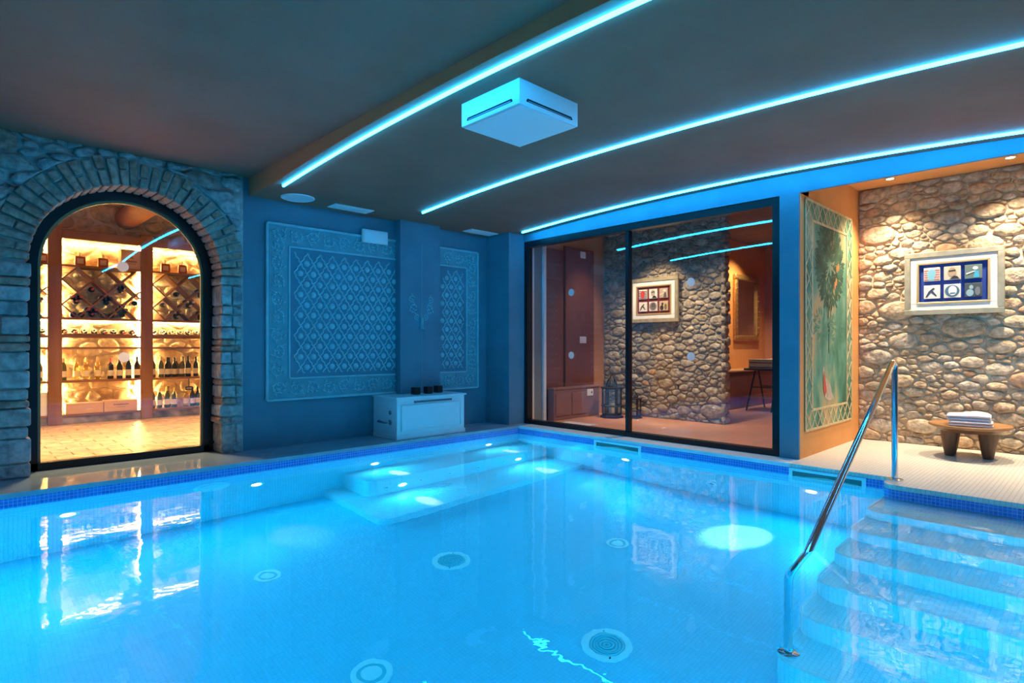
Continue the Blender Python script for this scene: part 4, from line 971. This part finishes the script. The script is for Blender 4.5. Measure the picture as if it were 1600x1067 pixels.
for v0 in (MV0, MV1-bwv):
    for k in range(n):
        for s in (0, 1): strip('trellis_lath', (MU0+du*(k+s), v0), (MU0+du*(k+1-s), v0+bwv), .012, -.008-.001*s, M_trel)
n = 8; dv = (MV1-MV0-2*bwv)/n
for u0 in (MU0, MU1-bwu):
    for k in range(n):
        for s in (0, 1): strip('trellis_lath', (u0, MV0+bwv+dv*(k+s)), (u0+bwu, MV0+bwv+dv*(k+1-s)), .011, -.008-.001*s, M_trel)
# painted tree: trunks, leaves, fruit
M_leaf = mat('painted leaf', (.012, .06, .035), .7, col2=(.05, .16, .09), nscale=6); M_leaf2 = mat('painted pale leaf', (.10, .26, .17), .7)
M_trunk = mat('painted trunk', (.05, .055, .035), .7)
for (a, b, w) in (((6.46, .98), (6.44, 1.75), .02), ((6.45, 1.2), (6.34, 1.7), .012), ((6.46, 1.15), (6.58, 1.7), .012)): strip('painted_trunk', a, b, w, -.008, M_trunk, .001)
def leaves(cnt, cx, cz, sx, sz, m, name, R, ls=.10):
    bm = bmesh.new()
    for _ in range(cnt):
        a = R.uniform(0, 2*PI); d = math.sqrt(R.random()); x = cx+sx*d*math.cos(a); z = cz+sz*d*math.sin(a)
        th = a + R.uniform(-.8, .8); L = ls*R.uniform(.6, 1.3); w = L*.17; y = -.0085-R.random()*.0015
        dx, dz = math.cos(th), math.sin(th)
        P = [(x, z), (x+dx*L*.5-dz*w, z+dz*L*.5+dx*w), (x+dx*L, z+dz*L), (x+dx*L*.5+dz*w, z+dz*L*.5-dx*w)]
        P = [(min(max(px, MU0+bwu+.01), MU1-bwu-.01), min(pz, MV1-bwv-.01)) for px, pz in P]
        bm.faces.new([bm.verts.new((px, y, pz)) for px, pz in P])
    bmesh.ops.recalc_face_normals(bm, faces=bm.faces)
    o = obj(name, bm, m, mu); o['kind'] = 'stuff'
R7 = random.Random(7)
leaves(620, 6.50, 1.88, .36, .40, M_leaf, 'painted_foliage', R7); leaves(60, 6.25, 1.25, .2, .18, M_leaf2, 'painted_shrub', R7, .09); leaves(60, 6.72, 1.2, .16, .2, M_leaf2, 'painted_shrub', R7, .09)
for (x, z) in ((6.70, 1.86), (6.75, 1.88), (6.64, 1.68), (6.68, 1.72)):
    b = lathe(bmesh.new(), [(.028, 0), (.028, .002)], 10); bmesh.ops.transform(b, matrix=Matrix.Rotation(PI/2, 4, 'X') @ Matrix.Diagonal((.8, 1.5, 1, 1)), verts=b.verts); obj('painted_fruit', b, mat('painted fruit', (.65, .27, .08), .6), mu, loc=(x, -.0095, z))
def poly(name, pts, m, y=-.010): obj(name, prism(bmesh.new(), pts, y-.0012, y+.001, 'y'), m, mu)
poly('painted_bird', [(6.38+.01+p[0], .60+p[1]) for p in ((-.10, .02), (-.06, -.06), (.05, -.10), (.16, -.10), (.22, -.09), (.17, -.04), (.10, .06), (.02, .12), (-.05, .13), (-.08, .24), (-.10, .25), (-.115, .21), (-.10, .12))], mat('painted bird', (.42, .33, .26), .6, col2=(.60, .48, .36), nscale=20))
poly('painted_breast', [(6.39+p[0], .60+p[1]) for p in ((-.10, .02), (-.06, -.05), (-.01, .0), (-.04, .1), (-.085, .2), (-.105, .12))], mat('painted red', (.55, .09, .05), .6), -.0125)
for dx in (-.02, .03): strip('painted_leg', (6.40+dx, .51), (6.39+dx, MV0+bwv+.01), .009, -.0085, mat('painted leg', (.65, .5, .3), .6), .001)

# ------------------------------------------------------------------ alcove: stool, towels, downlights, handrail
t = thing('carved_stool', 'low round carved wooden stool with tapered legs by the stone wall', 'stool', (6.95, .95, 0))
prof = [(r*.80, z-.035) for r, z in ((.001, .300), (.2, .302), (.36, .318), (.395, .332), (.40, .345), (.392, .352), (.36, .347), (.2, .331), (.001, .327))]
obj('seat', lathe(bmesh.new(), prof, 48, caps=False), M_stooltop, t, smooth=True)
obj('seat_underside', lathe(bmesh.new(), [(.22, .245), (.25, .270), (.28, .281)], 40, caps=True), M_stool, t, smooth=True)
for cx, cy in ((-.01, .15), (.01, -.135), (.12, .16), (.14, -.125)):
    b = bmesh.new(); R_ = []
    for z, r, f in ((0, .040, 1.0), (.01, .046, 1.0), (.10, .066, 1.0), (.2, .080, 1.0), (.27, .084, 1.0)):
        R_.append([b.verts.new((cx*f+r*math.cos(2*PI*i/16), cy*f+r*.9*math.sin(2*PI*i/16), z)) for i in range(16)])
    for p, q in zip(R_, R_[1:]):
        for i in range(16): b.faces.new((p[i], p[(i+1) % 16], q[(i+1) % 16], q[i]))
    b.faces.new(R_[0][::-1]); b.faces.new(R_[-1]); obj('leg', b, M_stool, t, smooth=True, angle=60)
def towel(z, label, dx, dy, bulge):
    t = thing('folded_towel', label, 'towel', (6.94+dx, .94+dy, z), LR+.12, 'white towels on the stool'); w, d = .33, .25
    for k in range(2):
        zz = k*.027; b = bmesh.new(); nx_, ny_ = 14, 8; top = []; bot = []
        for i in range(nx_+1):
            rt, rb = [], []
            for j in range(ny_+1):
                u = -1+2*i/nx_; v = -1+2*j/ny_; e = max(abs(u), abs(v)); dr = .010*max(0, (e-.8)/.2)**2
                hb = bulge*(k == 1)*math.exp(-((u-.35)**2*2.2+v*v*1.2))
                x = u*w/2; y = v*d/2
                rt.append(b.verts.new((x, y, zz+.027-dr+hb))); rb.append(b.verts.new((x, y, zz+dr*.8)))
            top.append(rt); bot.append(rb)
        for i in range(nx_):
            for j in range(ny_): b.faces.new((top[i][j], top[i+1][j], top[i+1][j+1], top[i][j+1])); b.faces.new((bot[i][j], bot[i][j+1], bot[i+1][j+1], bot[i+1][j]))
        for i in range(nx_): b.faces.new((bot[i][0], bot[i+1][0], top[i+1][0], top[i][0])); b.faces.new((bot[i][ny_], top[i][ny_], top[i+1][ny_], bot[i+1][ny_]))
        for j in range(ny_): b.faces.new((bot[0][j], top[0][j], top[0][j+1], bot[0][j+1])); b.faces.new((bot[nx_][j], bot[nx_][j+1], top[nx_][j+1], top[nx_][j]))
        bmesh.ops.recalc_face_normals(b, faces=b.faces); obj('towel_fold', b, M_towel, t, smooth=True, angle=80)
towel(.300, 'folded white towel lying on the stool seat, lower of two', 0, 0, 0); towel(.355, 'folded white towel on top of the other towel on the stool', .01, .015, .03)
def downlight(x, y, label, e):
    t = thing('downlight', label, 'lamp', (x, y, 2.82), 0, 'recessed alcove downlights')
    obj('trim_ring', lathe(bmesh.new(), [(.05, 0), (.05, -.004), (.036, -.006), (.034, 0)], 24), M_goldf, t, smooth=True)
    obj('bulb', lathe(bmesh.new(), [(.034, -.001), (.034, -.003), (.001, -.004)], 20), emit('downlight bulb', (1, .86, .62), 30), t)
    light('downlight_beam', 'SPOT', (x, y, 2.80), e, (1.0, .80, .55), .05, (x-.1, y, 0), 100, 1.0)
downlight(7.16, 1.645, 'small recessed downlight in the orange soffit nearer the mural', 300); downlight(7.16, .675, 'small recessed downlight in the orange soffit at the picture edge', 300); downlight(7.16, -.3, 'small recessed downlight in the orange soffit beyond the picture edge', 300)
hr = thing('handrail', 'polished steel handrail rising from the pool stairs to the deck', 'handrail', (5.36, 1.2, 0))
def fillet(P, r=.07, n=6):
    out = [Vector(P[0])]
    for a, b, c in zip(P, P[1:], P[2:]):
        a, b, c = Vector(a), Vector(b), Vector(c); u = (a-b).normalized(); v = (c-b).normalized(); p, q = b+u*r, b+v*r
        for i in range(n+1):
            s = i/n; out.append((1-s)**2*p + 2*s*(1-s)*b + s*s*q)
    out.append(Vector(P[-1])); return out
P = [(0, .02, 0), (0, .02, .80), (-.02, .02, .88), (-.12, .01, .91), (-1.9+.02, 0, -.085), (-2.155, 0, -.30), (-2.155, 0, -1.16)]
P = [(0, .0, 0), (0, 0, .93), (-.16, 0, .90), (-1.885, 0, -.10), (-2.155, 0, -.255), (-2.155, 0, -1.16)]
obj('rail', tube(bmesh.new(), fillet([P[0], (0, 0, .955), P[3], ][:2] + [(-2.155, 0, -.27), P[5]], .09, 8), .0225, 18), M_steel, hr, smooth=True)
obj('deck_flange', lathe(bmesh.new(), [(.058, 0), (.058, .008), (.05, .014), (.024, .016)], 28), M_steel, hr, smooth=True)
obj('step_flange', lathe(bmesh.new(), [(.058, -1.16), (.058, -1.15), (.05, -1.146), (.024, -1.144)], 28, cx=-2.155), M_steel, hr, smooth=True)
# added warm fill lamp, out of view on the left
def back_fill(x, y, e):
    t = thing('ceiling_fill', 'added warm fill lamp in the dark ceiling, out of view', 'lamp', (x, y, 2.745))
    obj('trim_ring', lathe(bmesh.new(), [(.06, 0), (.06, -.006), (.045, -.008), (.042, 0)], 24), M_plastic, t, smooth=True)
    obj('bulb', lathe(bmesh.new(), [(.042, -.001), (.042, -.003), (.001, -.004)], 20), emit('warm fill glow', (1, .8, .55), 10), t)
    light('ceiling_fill_beam', 'SPOT', (x, y, 2.72), e, (1, .78, .52), .05, (x, y, 0), 150, .8)
back_fill(-.9, 4.6, 12)
